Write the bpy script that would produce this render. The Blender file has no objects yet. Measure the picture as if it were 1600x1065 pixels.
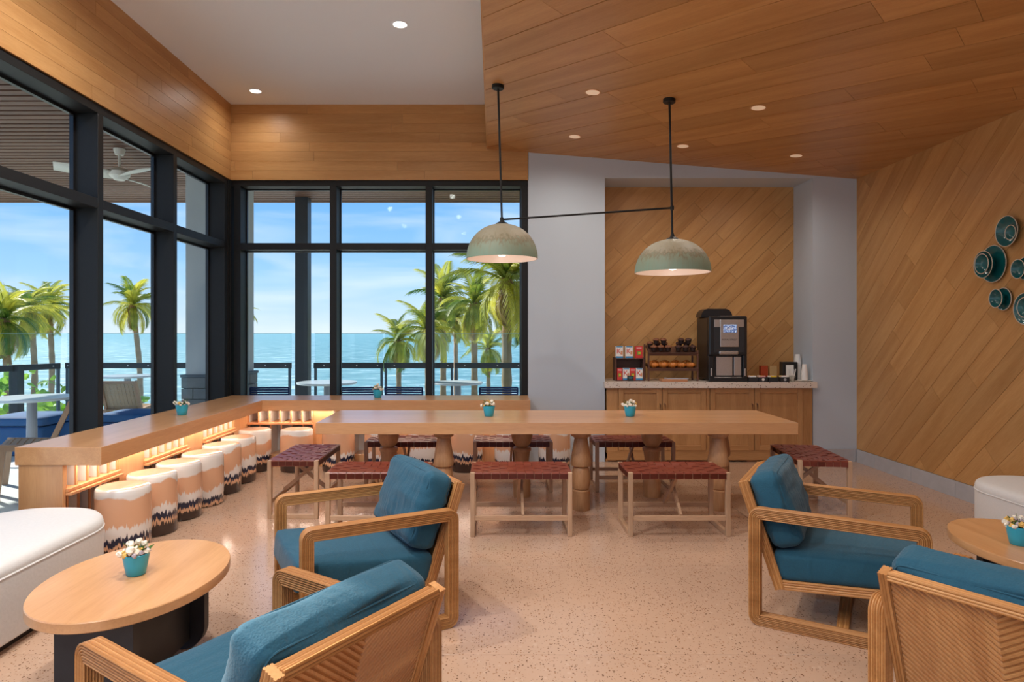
import bpy, bmesh, math, random
from mathutils import Vector, Matrix
random.seed(7)
S = bpy.context.scene
C = S.collection
PI = math.pi

# ------------------------------------------------------------------ camera
cam_d = bpy.data.cameras.new('camera'); cam = bpy.data.objects.new('camera', cam_d); C.objects.link(cam)
cam.location = (0, 0, 1.5); cam.rotation_euler = (PI/2, 0, 0)
cam_d.sensor_width = 36; cam_d.lens = 22.5; cam_d.shift_x = 0.0175; cam_d.shift_y = -0.00844
cam_d.clip_end = 9000; cam_d.clip_start = .05
S.camera = cam
# ------------------------------------------------------------------ view
S.view_settings.view_transform = 'Standard'; S.view_settings.look = 'None'
S.view_settings.gamma = 1; S.view_settings.use_curve_mapping = False
S.view_settings.exposure = 0.15
S.cycles.use_denoising = True
S.cycles.max_bounces = 8; S.cycles.diffuse_bounces = 5; S.cycles.transparent_max_bounces = 24
S.cycles.sample_clamp_indirect = 4
DOWN_W = 32.0      # watts of a ceiling downlight
LED_W = 3.4       # watts per metre of warm strip under the bar

def lin(c):
    c /= 255.0
    return c/12.92 if c <= .04045 else ((c+.055)/1.055)**2.4
def rgb(r, g, b): return (lin(r), lin(g), lin(b), 1)

# ------------------------------------------------------------------ sky
W = bpy.data.worlds.new('sky'); S.world = W; W.use_nodes = True
nt = W.node_tree; N = nt.nodes; L = nt.links
bg = N['Background']
tc = N.new('ShaderNodeTexCoord'); sep = N.new('ShaderNodeSeparateXYZ'); L.new(tc.outputs['Generated'], sep.inputs[0])
rp = N.new('ShaderNodeValToRGB'); L.new(sep.outputs['Z'], rp.inputs[0])
e = rp.color_ramp.elements
e[0].position = 0.0; e[0].color = rgb(214, 230, 244)
e[1].position = 1.0; e[1].color = rgb(84, 146, 228)
for p, col in ((.03, rgb(196, 222, 246)), (.08, rgb(160, 206, 248)), (.21, rgb(112, 176, 244)), (.45, rgb(98, 162, 238))):
    k = e.new(p); k.color = col
mp = N.new('ShaderNodeMapping'); mp.inputs['Scale'].default_value = (1.2, 1.2, 6); L.new(tc.outputs['Generated'], mp.inputs[0])
mp.inputs['Rotation'].default_value = (.25, .3, 0)
ns = N.new('ShaderNodeTexNoise'); ns.inputs['Scale'].default_value = 2.3; ns.inputs['Detail'].default_value = 7; ns.inputs['Distortion'].default_value = .6
L.new(mp.outputs[0], ns.inputs[0])
cr = N.new('ShaderNodeValToRGB'); cr.color_ramp.elements[0].position = .48; cr.color_ramp.elements[1].position = .80
cr.color_ramp.elements[1].color = (.75, .75, .75, 1); L.new(ns.outputs[0], cr.inputs[0])
mx = N.new('ShaderNodeMixRGB'); mx.inputs[2].default_value = rgb(240, 246, 252); L.new(cr.outputs[0], mx.inputs[0]); L.new(rp.outputs[0], mx.inputs[1])
L.new(mx.outputs[0], bg.inputs[0]); bg.inputs[1].default_value = 1.1

sd = bpy.data.lights.new('sun', 'SUN'); sun = bpy.data.objects.new('sun', sd); C.objects.link(sun)
sd.energy = 6.6; sd.angle = .01; sd.color = (1, .95, .86)
sun.rotation_euler = Vector((.72, -.45, -.58)).to_track_quat('-Z', 'Y').to_euler()

# ------------------------------------------------------------------ materials
def newmat(name):
    m = bpy.data.materials.new(name); m.use_nodes = True
    return m, m.node_tree.nodes, m.node_tree.links, m.node_tree.nodes['Principled BSDF']
def plain(name, col, rough=.5, metal=0, spec=.5, noise=0, nscale=20, bump=0, coat=0, sheen=0):
    m, n, l, p = newmat(name)
    p.inputs['Base Color'].default_value = col; p.inputs['Roughness'].default_value = rough
    p.inputs['Metallic'].default_value = metal; p.inputs['Specular IOR Level'].default_value = spec
    p.inputs['Coat Weight'].default_value = coat; p.inputs['Sheen Weight'].default_value = sheen
    if noise or bump:
        t = n.new('ShaderNodeTexCoord'); x = n.new('ShaderNodeTexNoise'); x.inputs['Scale'].default_value = nscale; x.inputs['Detail'].default_value = 4
        l.new(t.outputs['Object'], x.inputs[0])
        if noise:
            mxx = n.new('ShaderNodeMixRGB'); l.new(x.outputs[0], mxx.inputs[0])
            mxx.inputs[1].default_value = tuple(v*(1-noise) for v in col[:3])+(1,)
            mxx.inputs[2].default_value = tuple(min(1, v*(1+noise)) for v in col[:3])+(1,)
            l.new(mxx.outputs[0], p.inputs['Base Color'])
        if bump:
            b = n.new('ShaderNodeBump'); b.inputs['Strength'].default_value = bump; b.inputs['Distance'].default_value = .01
            l.new(x.outputs[0], b.inputs['Height']); l.new(b.outputs[0], p.inputs['Normal'])
    return m
def wood(name, c1, c2, axis='x', rough=.4, scale=9, vary=.25, spec=.4, coat=0, bump=.05):
    """grain runs along the object's own axis; every piece its own tone"""
    m, n, l, p = newmat(name)
    t = n.new('ShaderNodeTexCoord'); oi = n.new('ShaderNodeObjectInfo')
    off = n.new('ShaderNodeVectorMath'); off.operation = 'SCALE'; off.inputs[0].default_value = (13.1, 7.7, 5.3); l.new(oi.outputs['Random'], off.inputs['Scale'])
    add = n.new('ShaderNodeVectorMath'); add.operation = 'ADD'; l.new(t.outputs['Object'], add.inputs[0]); l.new(off.outputs[0], add.inputs[1])
    mpp = n.new('ShaderNodeMapping'); l.new(add.outputs[0], mpp.inputs[0])
    mpp.inputs['Scale'].default_value = {'x': (.09, 1, 1), 'y': (1, .09, 1), 'z': (1, 1, .09)}[axis]
    a = n.new('ShaderNodeTexNoise'); a.inputs['Scale'].default_value = scale; a.inputs['Detail'].default_value = 6; a.inputs['Distortion'].default_value = .5; l.new(mpp.outputs[0], a.inputs[0])
    f = n.new('ShaderNodeTexNoise'); f.inputs['Scale'].default_value = scale*14; f.inputs['Detail'].default_value = 3; l.new(mpp.outputs[0], f.inputs[0])
    mm = n.new('ShaderNodeMath'); mm.operation = 'MULTIPLY_ADD'; l.new(f.outputs[0], mm.inputs[0]); mm.inputs[1].default_value = .45; l.new(a.outputs[0], mm.inputs[2])
    r = n.new('ShaderNodeValToRGB'); r.color_ramp.elements[0].position = .45; r.color_ramp.elements[1].position = .98
    r.color_ramp.elements[0].color = c2; r.color_ramp.elements[1].color = c1; l.new(mm.outputs[0], r.inputs[0])
    v = n.new('ShaderNodeMapRange'); l.new(oi.outputs['Random'], v.inputs[0]); v.inputs[3].default_value = 1-vary; v.inputs[4].default_value = 1+vary*.6
    h = n.new('ShaderNodeHueSaturation'); l.new(v.outputs[0], h.inputs['Value']); l.new(r.outputs[0], h.inputs['Color']); l.new(h.outputs[0], p.inputs['Base Color'])
    p.inputs['Roughness'].default_value = rough; p.inputs['Specular IOR Level'].default_value = spec; p.inputs['Coat Weight'].default_value = coat; p.inputs['Coat Roughness'].default_value = .22
    if bump:
        b = n.new('ShaderNodeBump'); b.inputs['Strength'].default_value = bump; b.inputs['Distance'].default_value = .004; l.new(mm.outputs[0], b.inputs['Height']); l.new(b.outputs[0], p.inputs['Normal'])
    return m
M = {}
M['oak'] = wood('oak panelling', rgb(206, 158, 102), rgb(178, 127, 72), 'x', .42, vary=.11)
M['oak_ceiling'] = wood('oak ceiling boards', rgb(204, 154, 98), rgb(174, 122, 68), 'x', .40, vary=.12)
for ax in 'xyz':
    M['bar_'+ax] = wood('light oak '+ax, rgb(224, 170, 118), rgb(200, 143, 93), ax, .30, vary=.08, spec=.6, coat=.4)
    M['chair_'+ax] = wood('teak '+ax, rgb(206, 152, 94), rgb(166, 108, 56), ax, .4, vary=.12)
    M['ply_'+ax] = wood('teak ply '+ax, rgb(188, 132, 76), rgb(150, 98, 50), ax, .45, vary=.12)
    M['ash_'+ax] = wood('pale ash '+ax, rgb(206, 172, 140), rgb(172, 134, 102), ax, .45, vary=.1)
    M['cab_'+ax] = wood('cabinet oak '+ax, rgb(198, 150, 100), rgb(166, 118, 72), ax, .45, vary=.06)
    M['dark_'+ax] = wood('walnut '+ax, rgb(112, 76, 62), rgb(74, 48, 40), ax, .5, vary=.1)
    M['turned_'+ax] = wood('turned ash '+ax, rgb(204, 158, 114), rgb(164, 116, 76), ax, .42, vary=.14)
M['rattan'] = plain('woven rattan', rgb(190, 164, 130), .7, noise=.25, nscale=60)
M['grey'] = plain('pale grey paint', rgb(190, 200, 210), .7, noise=.02, nscale=2)
M['white'] = plain('white ceiling paint', rgb(236, 243, 250), .8)
M['black'] = plain('black metal', (.010, .010, .010, 1), .5, noise=.1, nscale=40, spec=.3)
M['blackplastic'] = plain('black plastic', (.012, .012, .014, 1), .3)
M['charcoal'] = plain('charcoal wood', (.022, .024, .028, 1), .45, noise=.2, nscale=30)
M['steel'] = plain('brushed steel', (.6, .58, .56, 1), .32, metal=1, noise=.1, nscale=60)
M['darksteel'] = plain('dark rail metal', rgb(62, 66, 70), .45, metal=.2)
M['railpost'] = plain('blue grey post', rgb(84, 100, 112), .45, metal=.2)
M['glass_edge'] = plain('glass edge', (.35, .55, .52, 1), .2)
M['fabric'] = plain('blue linen', rgb(21, 78, 99), .85, noise=.22, nscale=160, bump=.25, sheen=.12)
m = M['fabric']; n = m.node_tree.nodes; l = m.node_tree.links; p = n['Principled BSDF']      # soft creases over the weave
t = n.new('ShaderNodeTexCoord'); q = n.new('ShaderNodeMapping'); q.inputs['Scale'].default_value = (9, 2.2, 4); l.new(t.outputs['Object'], q.inputs[0])
x = n.new('ShaderNodeTexNoise'); x.inputs['Scale'].default_value = 1.3; x.inputs['Detail'].default_value = 2; x.inputs['Distortion'].default_value = 1.2; l.new(q.outputs[0], x.inputs[0])
b2 = n.new('ShaderNodeBump'); b2.inputs['Strength'].default_value = .35; b2.inputs['Distance'].default_value = .03; l.new(x.outputs[0], b2.inputs['Height']); l.new(n['Bump'].outputs[0], b2.inputs['Normal']); l.new(b2.outputs[0], p.inputs['Normal'])
M['leather'] = plain('cognac leather', rgb(122, 56, 40), .36, noise=.28, nscale=9, bump=.06)
M['boucle'] = plain('off white upholstery', rgb(220, 217, 212), .9, noise=.06, nscale=60, bump=.12, sheen=.2)
M['plinth'] = plain('dark plinth', (.03, .018, .012, 1), .6)
M['stone'] = plain('grey stone skirting', rgb(178, 178, 182), .55, noise=.12, nscale=12)
M['teal'] = plain('teal pot', rgb(44, 164, 190), .35)
M['soil'] = plain('soil', (.03, .02, .012, 1), .9)
M['leafg'] = plain('small leaf', rgb(74, 110, 44), .5, noise=.3, nscale=40)
M['petalw'] = plain('cream petal', rgb(236, 226, 206), .6, noise=.1, nscale=60)
M['petaly'] = plain('yellow petal', rgb(222, 178, 92), .6, noise=.15, nscale=60)
M['petall'] = plain('grey lilac petal', rgb(176, 164, 170), .6, noise=.15, nscale=60)
M['dish'] = plain('teal glaze', rgb(18, 96, 100), .22, noise=.2, nscale=25, coat=.4)
M['dishrim'] = plain('bare clay rim', rgb(214, 200, 180), .5)
M['opal'] = plain('white lattice lining', rgb(240, 236, 230), .55)
M['cellwood'] = wood('lattice oak', rgb(226, 168, 118), rgb(204, 140, 90), 'z', .45, vary=.05)
M['shade_in'] = plain('white enamel', rgb(240, 226, 216), .35)
M['paper'] = plain('white paper', rgb(238, 234, 228), .6)
M['croissant'] = plain('croissant crust', rgb(206, 122, 48), .45, noise=.4, nscale=28, bump=.2)
M['muffin'] = plain('chocolate muffin', rgb(70, 40, 30), .6, noise=.5, nscale=50, bump=.4)
M['muffin_tan'] = plain('chocolate chip muffin', rgb(128, 78, 50), .6, noise=.6, nscale=40, bump=.4)
M['cup_paper'] = plain('brown muffin case', rgb(44, 28, 24), .6)
M['red'] = plain('red print', rgb(208, 58, 52), .45)
M['blue'] = plain('blue print', rgb(56, 140, 190), .45)
M['greenp'] = plain('green print', rgb(128, 156, 60), .45)
M['tan'] = plain('tan print', rgb(214, 150, 110), .45)
M['yellow'] = plain('yellow print', rgb(236, 200, 50), .45)
M['pink'] = plain('pink print', rgb(226, 160, 160), .45)
M['orange'] = plain('orange tea box', rgb(176, 66, 26), .5)
M['kraft'] = plain('kraft box', rgb(196, 158, 106), .6)
M['ink'] = plain('dark ink', (.02, .02, .02, 1), .5)
M['tealink'] = plain('teal ink', rgb(60, 130, 140), .5)
M['board'] = wood('chopping board', rgb(196, 142, 104), rgb(170, 112, 76), 'x', .5)
M['navy'] = plain('navy cord', rgb(30, 56, 108), .5)
M['terrace'] = plain('terrace tile', rgb(188, 196, 194), .6, noise=.08, nscale=3)
M['pillar'] = plain('rendered pillar', rgb(196, 202, 200), .8, noise=.05, nscale=4)
M['slate'] = plain('slate block', rgb(128, 132, 130), .8, noise=.25, nscale=9)
M['slatecap'] = plain('slate cap', rgb(96, 106, 112), .6, noise=.1, nscale=10)
M['soffit'] = plain('beige soffit lining', rgb(206, 192, 170), .7)
M['batten'] = wood('brown batten', rgb(122, 88, 70), rgb(88, 60, 48), 'x', .55, vary=.12)
M['fan'] = plain('cream fan', rgb(226, 224, 212), .5)
M['tabletop'] = plain('pale outdoor tabletop', rgb(206, 220, 228), .25)
M['pedestal'] = plain('grey pedestal', rgb(150, 154, 160), .4)
M['bluefab'] = plain('bright blue outdoor fabric', rgb(50, 100, 150), .8, noise=.1, nscale=60)
M['sand'] = plain('sand', rgb(216, 204, 178), .9, noise=.1, nscale=.6)
M['trunk'] = plain('palm trunk', rgb(150, 128, 104), .85, noise=.35, nscale=8, bump=.6)
M['husk'] = plain('dry palm husk', rgb(140, 104, 70), .85, noise=.3, nscale=12)
def leafmat(name, c1, c2):
    m, n, l, p = newmat(name)
    oi = n.new('ShaderNodeObjectInfo'); t = n.new('ShaderNodeTexCoord'); x = n.new('ShaderNodeTexNoise'); x.inputs['Scale'].default_value = 3
    l.new(t.outputs['Object'], x.inputs[0])
    ad = n.new('ShaderNodeMath'); ad.operation = 'ADD'; l.new(oi.outputs['Random'], ad.inputs[0]); l.new(x.outputs[0], ad.inputs[1])
    r = n.new('ShaderNodeValToRGB'); r.color_ramp.elements[0].position = .3; r.color_ramp.elements[1].position = .95
    r.color_ramp.elements[0].color = c1; r.color_ramp.elements[1].color = c2
    hf = n.new('ShaderNodeMath'); hf.operation = 'MULTIPLY'; hf.inputs[1].default_value = .62; l.new(ad.outputs[0], hf.inputs[0]); l.new(hf.outputs[0], r.inputs[0])
    l.new(r.outputs[0], p.inputs['Base Color']); p.inputs['Roughness'].default_value = .5
    tr = n.new('ShaderNodeBsdfTranslucent'); l.new(r.outputs[0], tr.inputs[0]); mxs = n.new('ShaderNodeMixShader'); mxs.inputs[0].default_value = .45
    out = n['Material Output']; l.new(p.outputs[0], mxs.inputs[1]); l.new(tr.outputs[0], mxs.inputs[2]); l.new(mxs.outputs[0], out.inputs[0])
    return m
M['frond'] = leafmat('palm frond', rgb(78, 116, 36), rgb(220, 214, 84))
M['frond_dry'] = leafmat('dry palm frond', rgb(140, 112, 70), rgb(186, 164, 110))
M['seagrape'] = leafmat('round green leaf', rgb(96, 150, 44), rgb(176, 214, 84))
def glassmat(name, tint, base=.05, edge=.45):
    m, n, l, p = newmat(name); n.remove(p)
    lw = n.new('ShaderNodeLayerWeight'); lw.inputs[0].default_value = .5
    pw = n.new('ShaderNodeMath'); pw.operation = 'POWER'; l.new(lw.outputs['Facing'], pw.inputs[0]); pw.inputs[1].default_value = 5
    ma = n.new('ShaderNodeMath'); ma.operation = 'MULTIPLY_ADD'; l.new(pw.outputs[0], ma.inputs[0]); ma.inputs[1].default_value = edge; ma.inputs[2].default_value = base
    t = n.new('ShaderNodeBsdfTransparent'); t.inputs[0].default_value = tint
    g = n.new('ShaderNodeBsdfGlossy'); g.inputs['Roughness'].default_value = .01; g.inputs[0].default_value = (.9, .95, .93, 1)
    x = n.new('ShaderNodeMixShader'); l.new(ma.outputs[0], x.inputs[0]); l.new(t.outputs[0], x.inputs[1]); l.new(g.outputs[0], x.inputs[2])
    l.new(x.outputs[0], n['Material Output'].inputs[0]); return m
M['glass'] = glassmat('window glass', (.97, .985, .98, 1), .004, .4)
M['railglass'] = glassmat('railing glass', (.90, .96, .95, 1), .025, .35)
M['clear'] = glassmat('clear plastic', (.9, .9, .88, 1), .05, .4)
def emit(name, col, s):
    m, n, l, p = newmat(name); p.inputs['Base Color'].default_value = col
    p.inputs['Emission Color'].default_value = col; p.inputs['Emission Strength'].default_value = s; return m
M['lens'] = emit('lit lens', (1, .93, .84, 1), 2.4)
M['lens_warm'] = emit('warm lens', (1, .74, .52, 1), .22)
M['led'] = emit('warm strip', (1, .74, .52, 1), 1.5)
M['bulb'] = emit('frosted bulb', (1, .9, .8, 1), .6)
m, n, l, p = newmat('machine display'); M['screen'] = m
t = n.new('ShaderNodeTexCoord'); x = n.new('ShaderNodeTexNoise'); x.inputs['Scale'].default_value = 55; l.new(t.outputs['Object'], x.inputs[0])
r = n.new('ShaderNodeValToRGB'); r.color_ramp.elements[0].color = rgb(50, 80, 140); r.color_ramp.elements[1].color = rgb(190, 210, 240); r.color_ramp.elements[0].position = .4; r.color_ramp.elements[1].position = .65
l.new(x.outputs[0], r.inputs[0]); l.new(r.outputs[0], p.inputs['Base Color']); l.new(r.outputs[0], p.inputs['Emission Color']); p.inputs['Emission Strength'].default_value = .5
# terrazzo floor / counter
def terrazzo(name, base, chips, scale, rough, thr=.16):
    m, n, l, p = newmat(name)
    t = n.new('ShaderNodeTexCoord'); cur = None
    col = n.new('ShaderNodeTexNoise'); col.inputs['Scale'].default_value = 1.3; col.inputs['Detail'].default_value = 5; l.new(t.outputs['Object'], col.inputs[0])
    mxa = n.new('ShaderNodeMixRGB'); l.new(col.outputs[0], mxa.inputs[0]); mxa.inputs[1].default_value = tuple(v*.92 for v in base[:3])+(1,); mxa.inputs[2].default_value = tuple(min(1, v*1.08) for v in base[:3])+(1,)
    cur = mxa.outputs[0]
    for i, (ch, sc, th) in enumerate(chips):
        mq = n.new('ShaderNodeMapping'); mq.inputs['Location'].default_value = (i*3.3, i*1.7, 0); l.new(t.outputs['Object'], mq.inputs[0])
        wn = n.new('ShaderNodeTexNoise'); wn.inputs['Scale'].default_value = sc*.8; l.new(mq.outputs[0], wn.inputs[0])
        va = n.new('ShaderNodeVectorMath'); va.operation = 'MULTIPLY_ADD'; l.new(wn.outputs['Color'], va.inputs[0]); va.inputs[1].default_value = (.5/sc, .5/sc, .5/sc); l.new(mq.outputs[0], va.inputs[2])
        vo = n.new('ShaderNodeTexVoronoi'); vo.voronoi_dimensions = '3D'; vo.inputs['Scale'].default_value = sc; l.new(va.outputs[0], vo.inputs[0])
        lt = n.new('ShaderNodeMath'); lt.operation = 'LESS_THAN'; l.new(vo.outputs['Distance'], lt.inputs[0])
        sx = n.new('ShaderNodeSeparateColor'); l.new(vo.outputs['Color'], sx.inputs[0])
        ml = n.new('ShaderNodeMath'); ml.operation = 'MULTIPLY_ADD'; l.new(sx.outputs[0], ml.inputs[0]); ml.inputs[1].default_value = th; ml.inputs[2].default_value = -th*.42; l.new(ml.outputs[0], lt.inputs[1])
        mb = n.new('ShaderNodeMixRGB'); l.new(lt.outputs[0], mb.inputs[0]); l.new(cur, mb.inputs[1]); mb.inputs[2].default_value = ch; cur = mb.outputs[0]
    l.new(cur, p.inputs['Base Color']); p.inputs['Roughness'].default_value = rough; p.inputs['Specular IOR Level'].default_value = .5
    return m
M['floor'] = terrazzo('pink terrazzo', rgb(190, 157, 132), [(rgb(195, 164, 140), 30, .6), (rgb(158, 118, 88), 70, .62), (rgb(116, 82, 60), 55, .50), (rgb(104, 74, 56), 85, .55)], 40, .17)
M['quartz'] = terrazzo('speckled stone', rgb(222, 208, 194), [(rgb(176, 150, 130), 60, .7), (rgb(110, 84, 70), 40, .5)], 40, .3)
# sea
m, n, l, p = newmat('sea water'); M['sea'] = m
t = n.new('ShaderNodeTexCoord')
mq = n.new('ShaderNodeMapping'); mq.inputs['Scale'].default_value = (.6, 1, 1); l.new(t.outputs['Object'], mq.inputs[0])
x1 = n.new('ShaderNodeTexNoise'); x1.inputs['Scale'].default_value = .22; x1.inputs['Detail'].default_value = 8; x1.inputs['Roughness'].default_value = .75; l.new(mq.outputs[0], x1.inputs[0])
r = n.new('ShaderNodeValToRGB'); e = r.color_ramp.elements; e[0].position = .34; e[0].color = rgb(84, 144, 152); e[1].position = .55; e[1].color = rgb(150, 194, 192)
k = e.new(.62); k.color = rgb(236, 244, 244); l.new(x1.outputs[0], r.inputs[0]); l.new(r.outputs[0], p.inputs['Base Color'])
p.inputs['Roughness'].default_value = .35; p.inputs['Specular IOR Level'].default_value = .35
b = n.new('ShaderNodeBump'); b.inputs['Strength'].default_value = .8; b.inputs['Distance'].default_value = 1.5; l.new(x1.outputs[0], b.inputs['Height']); l.new(b.outputs[0], p.inputs['Normal'])
# ceramic stool glaze: bands whose heights ride in the object colour
m, n, l, p = newmat('drip glaze'); M['glaze'] = m
t = n.new('ShaderNodeTexCoord'); oi = n.new('ShaderNodeObjectInfo'); sx = n.new('ShaderNodeSeparateXYZ'); l.new(t.outputs['Object'], sx.inputs[0])
sc_ = n.new('ShaderNodeSeparateColor'); l.new(oi.outputs['Color'], sc_.inputs[0])
off = n.new('ShaderNodeVectorMath'); off.operation = 'SCALE'; off.inputs[0].default_value = (17, 11, 3); l.new(oi.outputs['Random'], off.inputs['Scale'])
def nz(scale, zs, amp, det=3):
    a = n.new('ShaderNodeVectorMath'); a.operation = 'ADD'; l.new(t.outputs['Object'], a.inputs[0]); l.new(off.outputs[0], a.inputs[1])
    q = n.new('ShaderNodeMapping'); q.inputs['Scale'].default_value = (1, 1, zs); l.new(a.outputs[0], q.inputs[0])
    y = n.new('ShaderNodeTexNoise'); y.inputs['Scale'].default_value = scale; y.inputs['Detail'].default_value = det; l.new(q.outputs[0], y.inputs[0])
    o = n.new('ShaderNodeMath'); o.operation = 'MULTIPLY_ADD'; l.new(y.outputs[0], o.inputs[0]); o.inputs[1].default_value = amp; o.inputs[2].default_value = -amp/2
    return o.outputs[0]
soft = nz(5, .3, .16, 4); drip = nz(70, .07, .12, 2)
def madd(a, b):
    o = n.new('ShaderNodeMath'); o.operation = 'ADD'
    for i, v in enumerate((a, b)):
        if isinstance(v, (int, float)): o.inputs[i].default_value = v
        else: l.new(v, o.inputs[i])
    return o.outputs[0]
zA = madd(sx.outputs['Z'], soft); zB = madd(madd(sx.outputs['Z'], drip), nz(4, .3, .06, 2))
def over(cur, z, level, width, col):   # paint col where z is below level
    d = n.new('ShaderNodeMath'); d.operation = 'SUBTRACT'; l.new(level, d.inputs[0]) if not isinstance(level, float) else None
    if isinstance(level, float): d.inputs[0].default_value = level
    l.new(z, d.inputs[1])
    mr = n.new('ShaderNodeMapRange'); l.new(d.outputs[0], mr.inputs[0]); mr.inputs[1].default_value = -width; mr.inputs[2].default_value = width
    mb = n.new('ShaderNodeMixRGB'); l.new(mr.outputs[0], mb.inputs[0])
    if isinstance(cur, tuple): mb.inputs[1].default_value = cur
    else: l.new(cur, mb.inputs[1])
    mb.inputs[2].default_value = col; return mb.outputs[0]
cur = over(rgb(226, 220, 212), zA, sc_.outputs[0], .006, rgb(218, 168, 132))
cur = over(cur, madd(zA, drip), sc_.outputs[1], .006, rgb(228, 220, 212))
cur = over(cur, zB, sc_.outputs[2], .004, rgb(24, 34, 62))
cur = over(cur, madd(zB, .045), sc_.outputs[2], .004, rgb(222, 176, 140))
cur = over(cur, madd(zB, .075), sc_.outputs[2], .004, rgb(58, 42, 38))
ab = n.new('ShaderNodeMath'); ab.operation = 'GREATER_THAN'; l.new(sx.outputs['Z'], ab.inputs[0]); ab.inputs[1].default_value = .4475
top_refl = n.new('ShaderNodeMixRGB'); l.new(ab.outputs[0], top_refl.inputs[0]); l.new(cur, top_refl.inputs[1]); top_refl.inputs[2].default_value = rgb(224, 186, 158); cur = top_refl.outputs[0]  # top face tinted peach for the reflection of the LED-lit wood
l.new(cur, p.inputs['Base Color']); p.inputs['Roughness'].default_value = .16; p.inputs['Coat Weight'].default_value = .3
# pendant shade outside
m, n, l, p = newmat('mottled shade'); M['shade'] = m
t = n.new('ShaderNodeTexCoord'); sx = n.new('ShaderNodeSeparateXYZ'); l.new(t.outputs['Object'], sx.inputs[0])
q = n.new('ShaderNodeMapping'); q.inputs['Scale'].default_value = (1, 1, .15); l.new(t.outputs['Object'], q.inputs[0])
y = n.new('ShaderNodeTexNoise'); y.inputs['Scale'].default_value = 50; y.inputs['Detail'].default_value = 5; l.new(q.outputs[0], y.inputs[0])
o = n.new('ShaderNodeMath'); o.operation = 'MULTIPLY_ADD'; l.new(y.outputs[0], o.inputs[0]); o.inputs[1].default_value = .22; l.new(sx.outputs['Z'], o.inputs[2])
mr = n.new('ShaderNodeMapRange'); l.new(o.outputs[0], mr.inputs[0]); mr.inputs[1].default_value = .06; mr.inputs[2].default_value = .42
r = n.new('ShaderNodeValToRGB'); e = r.color_ramp.elements; e[0].color = rgb(130, 152, 132); e[1].color = rgb(150, 144, 126); e[0].position = .12; e[1].position = 1
for pp, cc in ((.40, rgb(136, 146, 124)), (.53, rgb(128, 118, 92)), (.62, rgb(148, 138, 114))):
    k = e.new(pp); k.color = cc
l.new(mr.outputs[0], r.inputs[0]); l.new(r.outputs[0], p.inputs['Base Color']); p.inputs['Roughness'].default_value = .55
b = n.new('ShaderNodeBump'); b.inputs['Strength'].default_value = .4; b.inputs['Distance'].default_value = .006; l.new(y.outputs[0], b.inputs['Height']); l.new(b.outputs[0], p.inputs['Normal'])

# ------------------------------------------------------------------ mesh helpers
def mesh(name, verts, faces, mat, smooth=False):
    me = bpy.data.meshes.new(name); me.from_pydata([tuple(v) for v in verts], [], faces)
    if mat is not None: me.materials.append(M[mat] if isinstance(mat, str) else mat)
    if smooth: me.polygons.foreach_set('use_smooth', [True]*len(me.polygons))
    me.validate(); me.update(); return me
def obj(name, me, parent=None, loc=(0, 0, 0), rot=(0, 0, 0), label=None):
    o = bpy.data.objects.new(name, me); C.objects.link(o); o.location = loc; o.rotation_euler = rot
    if parent is not None: o.parent = parent
    if label: o['label'] = label
    return o
def thing(name, label, cat, loc=(0, 0, 0), rz=0, group=None):
    o = bpy.data.objects.new(name, None); C.objects.link(o); o.location = loc; o.rotation_euler = (0, 0, rz); o.empty_display_size = .1
    return tag(o, label, cat, group)
def tag(o, label, cat, group=None, kind=None):
    o['label'] = label; o['category'] = cat
    if group: o['group'] = group
    if kind: o['kind'] = kind
    return o
def struct(o, label=None):
    o['kind'] = 'structure'
    if label: o['label'] = label
    return o
def dup(root, loc=None, rz=None, label=None, group=None):
    r_ = root.copy(); C.objects.link(r_)
    if loc is not None: r_.location = loc
    if rz is not None: r_.rotation_euler = (0, 0, rz)
    if label: r_['label'] = label
    if group: r_['group'] = group
    for ch in list(root.children):
        c_ = ch.copy(); C.objects.link(c_); c_.parent = r_
        for g in list(ch.children):
            d_ = g.copy(); C.objects.link(d_); d_.parent = c_
    return r_
_bc = {}
def boxme(sx, sy, sz, mat, b=.003, seg=1):
    key = (round(sx, 4), round(sy, 4), round(sz, 4), mat if isinstance(mat, str) else mat.name, b, seg)
    if key in _bc: return _bc[key]
    bm = bmesh.new(); bmesh.ops.create_cube(bm, size=1)
    for v in bm.verts: v.co = Vector((v.co.x*sx, v.co.y*sy, v.co.z*sz))
    if b: bmesh.ops.bevel(bm, geom=bm.edges[:], offset=min(b, sx*.45, sy*.45, sz*.45), segments=seg, profile=.5, affect='EDGES')
    me = bpy.data.meshes.new('box'); bm.to_mesh(me); bm.free(); me.materials.append(M[mat] if isinstance(mat, str) else mat)
    _bc[key] = me; return me
def wloc(p_):
    v = Vector((0, 0, 0))
    while p_ is not None: v += p_.location; p_ = p_.parent
    return v
def box(name, x0, x1, y0, y1, z0, z1, mat, parent=None, b=.003, seg=1):     # world coordinates, parent or not
    return obj(name, boxme(x1-x0, y1-y0, z1-z0, mat, b, seg), parent, Vector(((x0+x1)/2, (y0+y1)/2, (z0+z1)/2))-wloc(parent))
def lathe(prof, n=32, cap=True):
    vs, fs = [], []
    for (r0, z0) in prof:
        for i in range(n):
            a = 2*PI*i/n; vs.append((r0*math.cos(a), r0*math.sin(a), z0))
    for j in range(len(prof)-1):
        for i in range(n):
            k = (i+1) % n; fs.append((j*n+i, j*n+k, (j+1)*n+k, (j+1)*n+i))
    if cap:
        if prof[0][0] > 1e-4: fs.append(tuple(range(n-1, -1, -1)))
        if prof[-1][0] > 1e-4: fs.append(tuple((len(prof)-1)*n+i for i in range(n)))
    return vs, fs
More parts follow.
